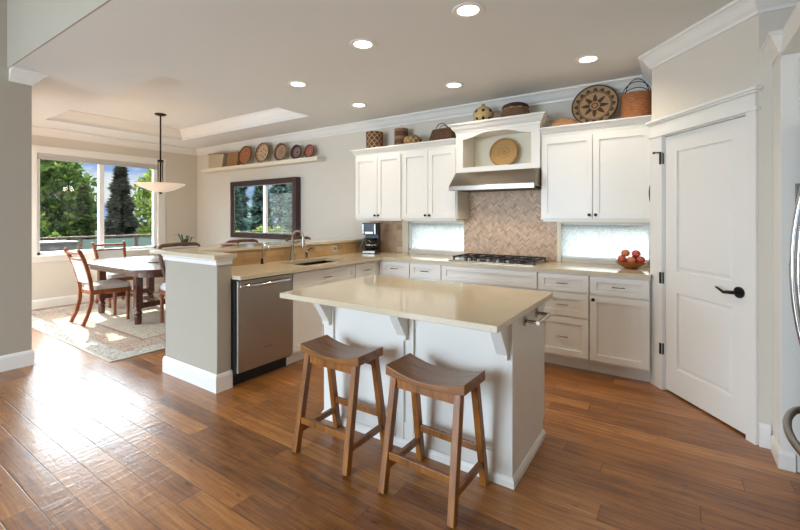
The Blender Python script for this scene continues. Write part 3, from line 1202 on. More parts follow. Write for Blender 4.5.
# dishwasher
t = thing('dishwasher', 'stainless steel dishwasher built into the end of the peninsula', 'dishwasher', (-2.93, 2.33, 0))
mb = MB(PF)
mb.box(2.035, 2.608, -.60, -.005, .10, CB - .003)
mb.build('tub', 'toe_black', t)
mb = MB(PF)
mb.box(2.035, 2.608, -.60, -.06, 0, .10)
mb.build('toe_panel', 'toe_black', t)
mb = MB(PF)
mb.box(2.038, 2.604, -.003, .024, .118, .868)
d = mb.build('door', 'steel_vertical', t, .004)
mb = MB(PF)
pts = [(2.07 + .50 * i / 14, .022 + .048 * math.sin(PI * i / 14) ** .7, .822) for i in range(15)]
mb.tube(pts, .015, 12)
mb.build('handle', 'chrome', d)
mb = MB(PF)
mb.box(2.30, 2.38, .024, .0255, .265, .277)
mb.build('badge', 'grey_plastic', d)

# worktop, L shaped with a sink cut-out
SX0, SX1, SY0, SY1 = -3.42, -3.02, 2.84, 3.50
mb = MB()
mb.box(-3.588, P0.x - .002, 3.95, WY - .001, CB, CT)
mb.box(-3.588, SX0, 2.032, 3.95, CB, CT)
mb.box(SX1, -2.90, 2.032, 3.95, CB, CT)
mb.box(SX0, SX1, 2.032, SY0, CB, CT)
mb.box(SX0, SX1, SY1, 3.95, CB, CT)
tag(mb.build('worktop', 'quartz_tan'), 'tan polished stone worktop running round the corner under the windows', 'worktop')

t = thing('kitchen_sink', 'dark undermount sink sunk into the peninsula worktop', 'sink', ((SX0 + SX1) / 2, (SY0 + SY1) / 2, .70))
mb = MB()
e = .012
mb.box(SX0 - e, SX1 + e, SY0 - e, SY1 + e, .69, .70)
mb.box(SX0 - e, SX0, SY0 - e, SY1 + e, .70, CB)
mb.box(SX1, SX1 + e, SY0 - e, SY1 + e, .70, CB)
mb.box(SX0, SX1, SY0 - e, SY0, .70, CB)
mb.box(SX0, SX1, SY1, SY1 + e, .70, CB)
mb.build('bowl', 'black_plastic', t)
mb = MB()
mb.lathe([(0, 0), (.04, 0), (.042, .004), (0, .005)], ((SX0 + SX1) / 2, (SY0 + SY1) / 2, .70), 18)
mb.build('drain', 'nickel', t)

# taps
fx, fy = -3.50, 3.10
t = thing('kitchen_faucet', 'tall gooseneck pull-down faucet behind the sink', 'faucet', (fx, fy, CT))
mb = MB()
mb.lathe([(.028, 0), (.028, .01), (.022, .02), (.02, .09), (.016, .10)], (fx, fy, CT), 18)
mb.build('base', 'nickel', t)
mb = MB()
pts = [(fx, fy, CT + .10), (fx, fy, CT + .24)] + [(fx + .085 - .085 * math.cos(PI * i / 10), fy, CT + .24 + .085 * math.sin(PI * i / 10)) for i in range(1, 11)]
mb.tube(pts, .0125, 12)
mb.build('spout', 'nickel', t)
mb = MB()
mb.cyl((fx + .17, fy, CT + .245), (fx + .17, fy, CT + .15), .016, 14, .019)
mb.build('spray_head', 'nickel', t)
lx, ly = -3.46, 3.27
t = thing('side_lever', 'short lever valve with black angled handle beside the gooseneck faucet', 'faucet handle', (lx, ly, CT))
mb = MB()
mb.lathe([(.022, 0), (.022, .008), (.016, .016), (.016, .07), (.018, .08), (.012, .092), (0, .094)], (lx, ly, CT), 16)
mb.build('valve_body', 'nickel', t)
mb = MB()
mb.tube([(lx, ly, CT + .085), (lx + .02, ly + .03, CT + .115), (lx + .03, ly + .06, CT + .125)], [.007, .007, .009], 10)
mb.build('lever', 'black_plastic', t)
gx, gy = -3.50, 2.70
t = thing('filter_tap', 'slim arched filtered-water tap left of the gooseneck faucet', 'faucet', (gx, gy, CT))
mb = MB()
mb.lathe([(.018, 0), (.018, .008), (.012, .014), (.012, .05), (.006, .056)], (gx, gy, CT), 14)
mb.build('base', 'bronze', t)
mb = MB()
pts = [(gx, gy, CT + .05), (gx, gy, CT + .16)] + [(gx + .05 - .05 * math.cos(PI * i / 10), gy + .01 * i / 10, CT + .16 + .05 * math.sin(PI * i / 10)) for i in range(1, 11)] + [(gx + .102, gy + .01, CT + .13)]
mb.tube(pts, .005, 10)
mb.build('spout', 'nickel', t)

# raised bar top
mb = MB()
mb.box(-4.03, -3.565, 1.865, WY - .001, HZ + .001, HZ + .033)
mb.box(-3.565, -3.0, 1.865, 2.07, HZ + .001, HZ + .033)
tag(mb.build('raised_counter', 'quartz_tan', None, .004), 'raised stone bar top along the peninsula half wall', 'bar top')
mb = MB()
mb.box(HX + .012, HX + .017, 3.83, 3.905, .958, 1.022)
o = mb.build('wall_outlet', 'outlet_white')
tag(o, 'white wall outlet in the tiles beside the sink', 'outlet')
mb = MB()
for yy in (3.852, 3.883):
    mb.box(HX + .017, HX + .0185, yy - .010, yy + .010, .97, 1.01)
mb.build('socket', 'grey_plastic', o)

# ------------------------------------------------------------------ upper cabinets
UF = 4.29
FU = frame((0, UF, 0), (1, 0, 0), (0, -1, 0))
UB, UT = 1.365, 2.215
CC = [(0, 0), (.006, 0), (.010, .018), (.03, .04), (.045, .066), (.058, .072), (.058, .085), (0, .085)]


def upper(u0, u1, lab, crown_path):
    t = thing('wall_cabinet', lab, 'cabinet', ((u0 + u1) / 2, UF, UB), 0, 'white wall cabinets')
    carcass(FU, u0, u1, WY - UF - .001, UB, UT, t, toe=False)
    um = (u0 + u1) / 2
    for a, b_, kx in ((u0 + .012, um, um - .028), (um, u1 - .012, um + .028)):
        d = shaker(FU, 'door', a, b_, UB + .006, UT - .035, t)
        add_knob(FU, kx, UB + .045, .02, d)
    mb = MB(FU)
    mb.box(u0 + .02, u1 - .02, -.02, -.002, UB - .022, UB)
    mb.build('light_rail', 'cabinet_white', t)
    mb = MB()
    mb.sweep(crown_path, CC, 1, zbase=UT - .012)
    mb.build('crown', 'cabinet_white', t)
    mb = MB()
    mb.box(u0 + .001, u1 - .001, UF + .002, WY - .001, UT, UT + .073)
    mb.build('top', 'cabinet_white', t)
    return t


upper(-3.60, -2.842, 'white double-door wall cabinet above the coffee maker', [(-2.842, UF), (-3.60, UF), (-3.60, WY - .001)])
upper(-2.842, -2.085, 'white double-door wall cabinet just left of the range hood', [(-2.09, WY - .001), (-2.085, UF), (-2.842, UF)][1:])
upper(-1.146, -.174, 'wide white double-door wall cabinet right of the range hood', [(-.174, UF), (-1.146, UF)])

# hood cabinet with arched niche
HU0, HU1 = -2.083, -1.148
HF = 4.25
t = thing('hood_cabinet', 'white arched niche cabinet with tall crown above the range hood', 'cabinet', (-1.6, HF, 1.9))
mb = MB()
NB, NT_ = 1.945, 2.36
mb.box(HU0, HU0 + .085, HF, WY - .001, 1.89, NT_)
mb.box(HU1 - .085, HU1, HF, WY - .001, 1.89, NT_)
mb.box(HU0 + .085, HU1 - .085, HF, WY - .001, 1.89, NB)
mb.box(HU0 + .085, HU1 - .085, 4.59, WY - .001, NB, NT_)
mb.box(HU0 + .085, HU1 - .085, HF + .02, WY - .03, NT_ - .03, NT_)
mb.build('cabinet_body', 'cabinet_white', t)
mb = MB()
n_ = 24
a0, a1 = HU0 + .085, HU1 - .085
low_ = []
for i in range(n_ + 1):
    f_ = i / n_
    s_ = min(f_, 1 - f_) * 2
    low_.append((a0 + (a1 - a0) * f_, 2.262 + .058 * (.5 - .5 * math.cos(PI * min(1, s_ * 1.25)))))
mb.prism(low_ + [(a1, NT_), (a0, NT_)], 'y', HF, HF + .02)
mb.build('arched_valance', 'cabinet_white', t)
mb = MB()
mb.box(HU0 + .086, HU1 - .086, 4.575, 4.589, NB + .001, NT_ - .031)
mb.build('niche_back', 'cream_trim', t)
mb = MB()
HC = [(0, 0), (.008, 0), (.012, .016), (.034, .038), (.052, .07), (.068, .078), (.068, .098), (0, .098)]
mb.sweep([(HU1, UF + .06), (HU1, HF), (HU0, HF), (HU0, UF + .06)][::1], HC, 1, zbase=NT_ - .02)
mb.box(HU0 - .06, HU1 + .06, HF - .06, HF + .1, NT_ + .055, NT_ + .0779)
mb.box(HU0, HU1, HF, WY - .001, NT_, NT_ + .0779)
mb.build('crown', 'cabinet_white', t)

# range hood
t = thing('range_hood', 'stainless steel range hood with slanted front over the cooktop', 'range hood', (-1.6, 4.3, 1.68))
mb = MB()
hx0, hx1 = -2.078, -1.150
mb.prism([(WY - .03, 1.72), (WY - .03, 1.888), (4.235, 1.888), (4.06, 1.728), (4.06, 1.676), (4.10, 1.676), (4.10, 1.70), (WY - .03, 1.70)], 'x', hx0, hx1)
mb.build('canopy', 'steel_horizontal', t, .003)
mb = MB()
mb.box(hx0 + .03, hx1 - .03, 4.105, WY - .05, 1.684, 1.699)
mb.build('filter', 'black_iron', t)
for xx in (-1.83, -1.38):
    mb = MB()
    mb.lathe([(0, 0), (.028, 0), (.03, .006), (.03, .0155)], (xx, 4.16, 1.6835), 16)
    mb.build('lamp', 'hood_bulb', t)
    light('hood_lamp_light', 'SPOT', (xx, 4.16, 1.66), (0.1, 0, 0), 3.5, (1, .86, .68), spot_size=2.2, spot_blend=.6, shadow_soft_size=.03)

# gas cooktop
t = thing('gas_cooktop', 'black gas cooktop on a steel tray, set into the worktop', 'cooktop', (-1.6, 4.28, CT))
mb = MB()
mb.box(-2.06, -1.14, 4.01, 4.53, CT + .0005, CT + .012)
mb.build('tray', 'steel_horizontal', t, .003)
for k in range(3):
    gx0 = -2.045 + k * .302
    mb = MB()
    x0_, x1_ = gx0, gx0 + .288
    yb0, yb1 = (4.10, 4.51)
    z0_, z1_ = CT + .034, CT + .048
    for yy in (yb0, yb1 - .014, (yb0 + yb1) / 2 - .007):
        mb.box(x0_, x1_, yy, yy + .014, z0_, z1_)
    for xx in (x0_, x1_ - .014, (x0_ + x1_) / 2 - .007):
        mb.box(xx, xx + .014, yb0, yb1, z0_, z1_)
    for xx in (x0_, x1_ - .014):
        for yy in (yb0, yb1 - .014):
            mb.box(xx, xx + .014, yy, yy + .014, CT + .0121, z0_)
    mb.build('grate', 'black_iron', t)
for (bx, by, rr) in ((-1.90, 4.20, .04), (-1.90, 4.42, .035), (-1.60, 4.33, .05), (-1.30, 4.20, .035), (-1.30, 4.42, .04)):
    mb = MB()
    mb.lathe([(rr, 0), (rr, .008), (rr * .8, .012), (rr * .8, .018), (0, .02)], (bx, by, CT + .0121), 18)
    mb.build('burner', 'black_iron', t)
for k in range(5):
    mb = MB()
    kx = -1.83 + k * .105
    mb.lathe([(.022, 0), (.020, .010), (.017, .026), (0, .028)], (kx, 4.055, CT + .0121), 16)
    mb.build('knob', 'chrome', t)

# coffee maker
cx, cy = -3.36, 4.33
t = thing('coffee_maker', 'black and steel drip coffee maker in the worktop corner', 'coffee maker', (cx, cy, CT), math.radians(22))
R_ = wm(t)
def cm(): return MB(R_)
mb = cm(); mb.box(-.095, .095, -.13, .12, .001, .045, .01); mb.build('base', 'black_plastic', t)
mb = cm(); mb.box(-.095, .095, .03, .12, .045, .40, .01); mb.build('tower', 'black_plastic', t)
mb = cm(); mb.box(-.095, .095, -.12, .03, .245, .40, .01); mb.build('brew_head', 'black_plastic', t)
mb = cm(); mb.box(-.055, .055, -.125, -.119, .255, .285); mb.box(-.088, -.072, -.125, -.119, .255, .385); mb.box(.072, .088, -.125, -.119, .255, .385); mb.build('steel_band', 'steel_fridge', t)
mb = cm(); mb.box(-.08, .08, -.135, -.13, .008, .035); mb.build('base_band', 'steel_fridge', t)
mb = cm(); mb.lathe([(.06, 0), (.078, .03), (.08, .07), (.062, .12), (.05, .135), (.054, .15), (0, .152)], (0, -.045, .05), 22)
cf = mb.build('carafe', 'coffee_glass', t)
mb = cm(); mb.lathe([(.0805, .055), (.0815, .058), (.0815, .066), (.0805, .069)], (0, -.045, .05), 22); mb.build('carafe_ring', 'chrome', cf)
mb = cm(); mb.tube([(.06, -.08, .17), (.11, -.11, .165), (.115, -.115, .10), (.07, -.09, .075)], .009, 8); mb.build('carafe_handle', 'black_plastic', cf)
mb = cm(); mb.bar((-.10, .02, .20), (-.16, .01, .06), .02, .02); mb.build('cord_bracket', 'black_plastic', t)

# fruit bowl and fruit
bx, by = -.352, 4.36
mb = MB()
mb.lathe([(0, .0), (.05, 0), (.055, .005), (.095, .024), (.128, .056), (.133, .064), (.127, .064), (.095, .032), (.06, .014), (0, .012)], (bx, by, CT + .001), 32)
o = mb.build('fruit_bowl', 'bowl_wood')
tag(o, 'shallow wooden bowl heaped with fruit on the worktop', 'bowl')
fr = [((-.066, -.050, .086), .037, 'apple_skin', 'red apple at the front left of the wooden fruit bowl'),
      ((.012, -.072, .082), .036, 'peach_skin', 'orange peach at the front of the wooden fruit bowl'),
      ((.082, -.030, .088), .037, 'apple_skin', 'red apple at the right rim of the wooden fruit bowl'),
      ((-.004, .010, .074), .036, 'apple_skin', 'red apple half hidden in the middle of the wooden fruit bowl'),
      ((-.074, .036, .088), .036, 'apple_skin', 'red apple at the back left of the wooden fruit bowl'),
      ((.030, .074, .084), .036, 'apple_skin', 'red apple at the back right of the wooden fruit bowl'),
      ((-.040, -.020, .143), .037, 'peach_skin', 'orange peach on top of the fruit heap, left one'),
      ((.044, -.002, .140), .037, 'apple_skin', 'red apple on top of the fruit heap, right one')]
for (p, r, mt, lab) in fr:
    t = thing('peach' if 'peach' in lab else 'apple', lab, 'fruit', (bx + p[0], by + p[1], CT + p[2] - r), 0, 'fruit in the wooden bowl')
    c = (bx + p[0], by + p[1], CT + p[2])
    mb = MB()
    prof = []
    for i in range(13):
        a = PI * i / 12
        rr = r * math.sin(a) * (1 + .08 * math.cos(a))
        prof.append((max(rr, 1e-5) if 0 < i < 12 else 0, -r * .92 * math.cos(a) - (.25 * r * math.exp(-(rr / (r * .3)) ** 2) if i > 6 else 0)))
    mb.lathe(prof, c, 18)
    mb.build('flesh', mt, t)
    mb = MB()
    mb.cyl((c[0], c[1], c[2] + r * .62), (c[0] + .004, c[1], c[2] + r * 1.05), .0018, 6)
    mb.build('stem', 'bark', t)

# ------------------------------------------------------------------ island
IX0, IX1, IY0, IY1 = -2.03, -.70, 2.08, 2.69
t = thing('kitchen_island', 'white panelled kitchen island base carrying the stone top', 'kitchen island', ((IX0 + IX1) / 2, (IY0 + IY1) / 2, 0))
mb = MB()
mb.box(IX0 + .02, IX1 - .02, IY0 + .02, IY1 - .075, 0, .10)
mb.box(IX0 + .02, IX1 - .02, IY0 + .02, IY1, .10, CB - .002)
mb.build('cabinet_body', 'cabinet_white', t)
mb = MB()
mb.box(IX0, IX0 + .02, IY0, IY1, .0, CB - .002)
mb.build('end_panel', 'cabinet_white', t)
mb = MB()
mb.prism([(IY0, 0), (IY1 - .03, 0), (IY1 - .03, .10), (IY1 + .01, .125), (IY1 + .01, CB - .002), (IY0, CB - .002)], 'x', IX1 - .02, IX1)
mb.build('end_panel', 'cabinet_white', t)
mb = MB()
for a, b_ in ((IX0 + .02, IX0 + .085), (-1.425, -1.37), (-1.355, -1.30), (IX1 - .105, IX1 - .02)):
    mb.box(a, b_, IY0, IY0 + .02, .0, CB - .002)
for a, b_ in ((IX0 + .085, -1.43), (-1.30, IX1 - .105), (-1.369, -1.356)):
    mb.box(a, b_, IY0 + .004, IY0 + .02, .0, .15)
    mb.box(a, b_, IY0 + .004, IY0 + .02, CB - .06, CB - .002)
    mb.box(a, b_, IY0 + .018, IY0 + .02, .15, CB - .06)
mb.build('front_panelling', 'cabinet_white', t, .0015)
for xx in (-1.985, -1.365, -.745):
    mb = MB()
    mb.box(xx - .028, xx + .028, IY0 - .03, IY0 + .004, .655, CB - .003)
    mb.prism([(IY0 - .03, .68), (IY0 - .03, CB - .003), (IY0 - .155, CB - .003), (IY0 - .155, CB - .015)], 'x', xx - .030, xx + .030)
    mb.build('corbel', 'cabinet_white', t, .0015)
mb = MB()
mb.sweep([(IX0, IY1 - .06), (IX0, IY0), (IX1, IY0), (IX1, IY1 - .02)], [(0, 0), (.014, 0), (.014, .03), (.004, .05), (0, .05)], -1)
mb.build('base_moulding', 'cabinet_white', t)
mb = MB()
for yy in (2.29, 2.52):
    mb.cyl((IX1, yy, .812), (IX1 + .008, yy, .812), .026, 20)
    mb.cyl((IX1 + .008, yy, .812), (IX1 + .075, yy, .812), .010, 12)
mb.cyl((IX1 + .075, 2.275, .812), (IX1 + .075, 2.535, .812), .011, 14)
mb.build('towel_bar', 'nickel', t)
mb = MB()
mb.box(-2.07, -.648, 1.728, 2.70, CB, CT)
tag(mb.build('island_top', 'quartz_tan', None, .003), 'large tan polished stone top of the kitchen island', 'worktop')

# ------------------------------------------------------------------ saddle stools
def saddle_stool(label, loc, rz):
    t = thing('saddle_stool', label, 'stool', (0, 0, 0), 0, 'saddle stools at the island')
    W2, D2_, top = .228, .116, .622
    mb = MB()
    n = 14
    up_, lo_ = [], []
    for i in range(n + 1):
        x = -W2 + 2 * W2 * i / n
        q = (x / W2) ** 2
        up_.append((x, top - .042 * (1 - q)))
        lo_.append((x, top - .052 - .030 * (1 - q) * .55))
    mb.prism(up_ + lo_[::-1], 'y', -D2_, D2_)
    mb.build('seat', 'stool_seat_wood', t, .004, local=True, sharp=50)
    tx, ty, bx_, by_ = .185, .085, .196, .178
    legs = []
    for sx in (-1, 1):
        for sy in (-1, 1):
            mb = MB()
            mb.bar((sx * tx, sy * ty, top - .06), (sx * bx_, sy * by_, 0.004), .036, .040)
            mb.bm.verts.ensure_lookup_table()
            mb.build('leg', 'stool_wood', t, .003, local=True)

    def at(sx, sy, z):
        f_ = 1 - z / (top - .06)
        return Vector((sx * (tx + (bx_ - tx) * f_), sy * (ty + (by_ - ty) * f_), z))
    for sy, z in ((-1, .185), (1, .20)):
        mb = MB()
        mb.bar(at(-1, sy, z), at(1, sy, z), .022, .036, side=(0, 1, 0))
        mb.build('stretcher', 'stool_wood', t, .002, local=True)
    for sx, z in ((-1, .125), (1, .125)):
        mb = MB()
        mb.bar(at(sx, -1, z), at(sx, 1, z), .022, .034)
        mb.build('stretcher', 'stool_wood', t, .002, local=True)
    for sy in (-1, 1):
        mb = MB()
        z = top - .088
        mb.bar(at(-1, sy, z), at(1, sy, z), .018, .05, side=(0, 1, 0))
        mb.build('apron', 'stool_wood', t, .002, local=True)
    t.location = loc
    t.rotation_euler = (0, 0, rz)
    return t


st = saddle_stool('wooden saddle stool at the dishwasher end of the island', (-1.672, 1.86, 0), math.radians(0))
dup(st, (-1.028, 1.85, 0), math.radians(-1.5), 'wooden saddle stool at the towel-bar end of the island')

# ------------------------------------------------------------------ dining furniture
# rug
mb = MB()
mb.box(-1.66, 1.66, -1.24, 1.24, 0, .010)
o = mb.build('dining_rug', 'rug_pattern', None, .003)
o.location = (-6.14, 2.96, .0005)
tag(o, 'pale patterned oriental rug under the dining table', 'rug')
RZ = .0108

TXc, TYc = -6.22, 2.86
t = thing('dining_table', 'dark wood dining table with rounded corners on the rug', 'dining table', (TXc, TYc, RZ))
def rrect(hx_, hy_, r, n=8, bow=.05):
    pts = []
    for cxs, cys, a0_ in ((1, 1, 0), (-1, 1, PI / 2), (-1, -1, PI), (1, -1, 3 * PI / 2)):
        for i in range(n + 1):
            a = a0_ + PI / 2 * i / n
            pts.append((cxs * (hx_ - r) + r * math.cos(a), cys * (hy_ - r) + r * math.sin(a)))
    return pts
mb = MB(wm(t))
mb.prism(rrect(1.04, .55, .30), 'z', .712, .745)
mb.build('tabletop', 'table_wood', t, .006)
mb = MB(wm(t))
mb.prism(rrect(.93, .44, .22), 'z', .635, .712)
mb.build('apron', 'table_wood', t)
for sx in (-1, 1):
    for sy in (-1, 1):
        mb = MB(wm(t))
        cx_, cy_ = sx * .52 - (.06 if sx > 0 else .12), sy * .33
        mb.box(cx_ - .042, cx_ + .042, cy_ - .042, cy_ + .042, .20, .636, .004)
        mb.lathe([(.04, .20), (.046, .19), (.03, .175), (.046, .155), (.05, .135), (.036, .11), (.044, .10), (.04, .0)], (cx_, cy_, 0), 18)
        mb.build('leg', 'table_wood', t)
    mb = MB(wm(t))
    cx_ = sx * .52 - (.06 if sx > 0 else .12)
    mb.box(cx_ - .02, cx_ + .02, -.31, .31, .20, .27)
    mb.build('stretcher', 'table_wood', t)
mb = MB(wm(t))
mb.box(-.63, .51, -.03, .03, .21, .26)
mb.build('stretcher', 'table_wood', t)


def dining_chair(label):
    """faces +y, origin on the floor under the middle of the seat"""
    t = thing('dining_chair', label, 'chair', (0, 0, 0), 0, 'dining chairs round the table')
    hw, hd = .215, .22
    mb = MB()
    mb.prism([(-.19, -hd), (.19, -hd), (hw + .02, hd), (-hw - .02, hd)], 'z', .385, .44)
    mb.build('seat_frame', 'chair_wood', t, .005, local=True)
    mb = MB()
    n = 8
    for k, (zz, s_) in enumerate(()):
        pass
    P = []
    prof = [(.0, .97), (.03, 1.0), (.055, .97), (.07, .85), (.076, .5)]
    base_ = [(-.175, -hd + .03), (.175, -hd + .03), (hw + .015, hd + .0), (-hw - .015, hd + .0)]
    ring = []
    for i in range(4):
        a, b_ = Vector(base_[i]), Vector(base_[(i + 1) % 4])
        for j in range(6):
            ring.append(a.lerp(b_, (j + .5) / 6))
    vs, fs = [], []
    for dz, s_ in prof:
        for p in ring:
            vs.append((p.x * s_, p.y * s_, .44 + dz))
    m_ = len(ring)
    for i in range(len(prof) - 1):
        for j in range(m_):
            fs.append([i * m_ + j, i * m_ + (j + 1) % m_, (i + 1) * m_ + (j + 1) % m_, (i + 1) * m_ + j])
    fs.append([(len(prof) - 1) * m_ + j for j in range(m_)])
    fs.append([j for j in range(m_)][::-1])
    mb._add(vs, fs, True)
    mb.build('seat_cushion', 'fabric_pale', t, local=True)
    for sx in (-1, 1):
        mb = MB()
        mb.lathe([(.020, 0), (.017, .03), (.022, .04), (.017, .06), (.020, .12), (.024, .30), (.018, .32), (.027, .335), (.027, .385)], (sx * .20, hd - .03, 0), 14)
        mb.build('leg', 'chair_wood', t, local=True)
        mb = MB()
        pts = [(sx * .19, -hd - .10, .009), (sx * .185, -hd - .045, .14), (sx * .185, -hd - .005, .30), (sx * .185, -hd + .0, .42), (sx * .19, -hd - .02, .58), (sx * .20, -hd - .065, .76), (sx * .215, -hd - .12, .905), (sx * .222, -hd - .15, .955)]
        for i in range(len(pts) - 1):
            mb.bar(pts[i], pts[i + 1], .034, .040)
        mb.sphere((sx * .222, -hd - .15, .96), .02, seg=10, rings=6)
        mb.build('leg', 'chair_wood', t, .003, local=True)
    for z, yo, hw2, sag in ((.925, -.135, .218, .022), (.845, -.10, .21, .018)):
        mb = MB()
        pts = [(-hw2 + 2 * hw2 * i / 10, -hd + yo - sag * math.sin(PI * i / 10), z) for i in range(11)]
        mb.tube(pts, .014, 8, flat=1.3)
        mb.build('top_rail' if z > .9 else 'back_rail', 'chair_wood', t, local=True)
    mb = MB()
    n = 8
    vs, fs = [], []
    for k in range(2):
        for j in range(5):
            z = .535 + (.835 - .535) * j / 4
            y = -hd - .012 - .088 * ((z - .5) / .34) ** 1.4
            for i in range(n + 1):
                x = (-.178 + .356 * i / n)
                vs.append((x, y + (.018 if k else -.012) - .012 * math.sin(PI * i / n), z))
    r_ = n + 1
    for k in range(2):
        o_ = k * 5 * r_
        for j in range(4):
            for i in range(n):
                fs.append([o_ + j * r_ + i, o_ + j * r_ + i + 1, o_ + (j + 1) * r_ + i + 1, o_ + (j + 1) * r_ + i])
    o_ = 5 * r_
    for j in range(4):
        fs.append([j * r_, (j + 1) * r_, o_ + (j + 1) * r_, o_ + j * r_])
        fs.append([j * r_ + n, (j + 1) * r_ + n, o_ + (j + 1) * r_ + n, o_ + j * r_ + n])
    for i in range(n):
        fs.append([i, i + 1, o_ + i + 1, o_ + i])
        fs.append([4 * r_ + i, 4 * r_ + i + 1, o_ + 4 * r_ + i + 1, o_ + 4 * r_ + i])
    mb._add(vs, fs, True)
    mb.build('backrest', 'fabric_pale', t, local=True)
    mb = MB()
    mb.tube([(-.185, -hd + .005, .525), (0, -hd - .02, .525), (.185, -hd + .005, .525)], .013, 8)
    mb.build('lower_rail', 'chair_wood', t, local=True)
    return t


c1 = dining_chair('upholstered wooden dining chair on the near long side of the table')
c1.location = (-6.36, 2.39, RZ)
c1.rotation_euler = (0, 0, math.radians(0))
dup(c1, (-7.36, 2.95, RZ), math.radians(-90), 'upholstered wooden dining chair at the table end under the window')
dup(c1, (-5.34, 2.87, RZ), math.radians(72), 'upholstered wooden dining chair at the table end by the peninsula')

# things on the table
t = thing('serving_dome', 'small domed silver dish in the middle of the dining table', 'dish', (-6.12, 2.90, RZ + .7455))
mb = MB(wm(t))
mb.lathe([(.11, 0), (.115, .004), (.11, .010), (.0, .010)], seg=22)
mb.build('tray', 'nickel', t)
mb = MB(wm(t))
mb.lathe([(.085, .010), (.082, .03), (.06, .055), (.02, .068), (.012, .075), (0, .08)], seg=22)
mb.build('dome', 'ceramic_white', t)
t = thing('potted_plant', 'small leafy plant in a white pot at the far side of the table', 'plant', (-5.86, 3.20, RZ + .7455))
mb = MB(wm(t))
mb.lathe([(.045, 0), (.06, .09), (.064, .095), (.055, .095), (.05, .08), (0, .08)], seg=18)
mb.build('pot', 'ceramic_white', t)
mb = MB(wm(t))
for k in range(9):
    a = k * 2.4
    L = .26 + .09 * ((k * 7) % 5) / 5
    q = .05 + .03 * (k % 3)
    pts = [(0, 0, .08), (q * .4 * math.cos(a), q * .4 * math.sin(a), .08 + L * .5), (q * math.cos(a), q * math.sin(a), .08 + L * .95), (q * 1.8 * math.cos(a), q * 1.8 * math.sin(a), .08 + L * .9)]
    mb.tube(pts, [.003, .012, .014, .002], 6, flat=.3)
mb.build('leaves', 'leaf_green', t)

# bar chairs tucked under the raised bar, facing +x
def bar_chair(label):
    t = thing('bar_chair', label, 'bar stool', (0, 0, 0), 0, 'bar chairs behind the raised bar')
    mb = MB()
    mb.box(-.19, .19, -.20, .20, .66, .73, .02)
    mb.build('seat', 'fabric_pale', t, local=True)
    for sx in (-1, 1):
        mb = MB()
        mb.bar((.16, sx * .17, .66), (.19, sx * .19, 0), .034, .034)
        mb.build('leg', 'bar_chair_wood', t, local=True)
        mb = MB()
        mb.bar((-.13, sx * .165, .70), (-.13, sx * .17, 0), .036, .036)
        mb.build('leg', 'bar_chair_wood', t, local=True)
    mb = MB()
    z0_, z1_ = .70, 1.105
    pts = [(-.13, -.165, z0_), (-.185, -.198, .92), (-.215, -.212, z1_ - .05), (-.222, -.20, z1_ - .018), (-.226, -.17, z1_ - .006), (-.236, 0, z1_), (-.226, .17, z1_ - .006), (-.222, .20, z1_ - .018), (-.215, .212, z1_ - .05), (-.185, .198, .92), (-.13, .165, z0_)]
    mb.tube(pts, .019, 10)
    mb.build('back_frame', 'bar_chair_wood', t, local=True)
    mb = MB()
    mb._add([(-.165, -.165, .80), (-.165, .165, .80), (-.225, .185, 1.08), (-.225, -.185, 1.08), (-.140, -.165, .80), (-.140, .165, .80), (-.20, .185, 1.08), (-.20, -.185, 1.08)], [(3, 2, 1, 0), (4, 5, 6, 7), (0, 1, 5, 4), (1, 2, 6, 5), (2, 3, 7, 6), (3, 0, 4, 7)])
    mb.build('backrest', 'fabric_pale', t, local=True)
    mb = MB()
    mb.tube([(.178, -.18, .25), (.178, .18, .25)], .014, 8)
    mb.tube([(-.13, -.168, .25), (-.13, .168, .25)], .014, 8)
    mb.build('footrest', 'bar_chair_wood', t, local=True)
    return t


b1 = bar_chair('brown bar chair behind the raised bar, nearest the peninsula end')
b1.location = (-4.10, 2.30, 0)
dup(b1, (-4.10, 3.05, 0), 0, 'brown bar chair behind the raised bar, in front of the mirror')
dup(b1, (-4.10, 3.93, 0), 0, 'brown bar chair behind the raised bar, nearest the wall cabinets')
t = thing('serving_platter', 'small pale pink oval platter lying on the raised bar', 'platter', (-3.93, 2.60, HZ + .034))
mb = MB(wm(t))
mb.lathe([(0, 0), (.06, 0), (.11, .018), (.115, .022), (.105, .022), (.06, .006), (0, .005)], sx=.55, sy=1.0)
mb.build('dish', 'pink_glaze', t)
mb = MB(wm(t))
mb.sphere((0, .12, .022), .012, seg=10, rings=6)
mb.build('grip', 'black_iron', t)

# ------------------------------------------------------------------ mirror and shelf on the back wall
t = thing('wall_mirror', 'dark framed landscape mirror reflecting the dining window', 'mirror', (-5.927, 4.572, 1.525), math.radians(-1.7))
M_ = wm(t)
mw, mh = .905, .505
mb = MB(M_)
for a, b_, c, d in ((-mw, mw, mh - .085, mh), (-mw, mw, -mh, -mh + .085), (-mw, -mw + .085, -mh + .085, mh - .085), (mw - .085, mw, -mh + .085, mh - .085)):
    mb.box(a, b_, -.03, .03, c, d)
for v in mb.bm.verts:
    if (M_.inverted() @ v.co).y > .0299:
        v.co.y = WY - .001
mb.build('mirror_frame', 'frame_mahogany', t, .004)
mb = MB(M_)
for a, b_, c, d in ((-mw + .085, mw - .085, mh - .103, mh - .085), (-mw + .085, mw - .085, -mh + .085, -mh + .103), (-mw + .085, -mw + .103, -mh + .103, mh - .103), (mw - .103, mw - .085, -mh + .103, mh - .103)):
    mb.box(a, b_, -.022, -.004, c, d)
mb.build('silver_slip', 'nickel', t)
mb = MB(M_)
mb.box(-mw + .08, mw - .08, -.012, -.006, -mh + .08, mh - .08)
mb.build('mirror_plate', 'mirror_glass', t)

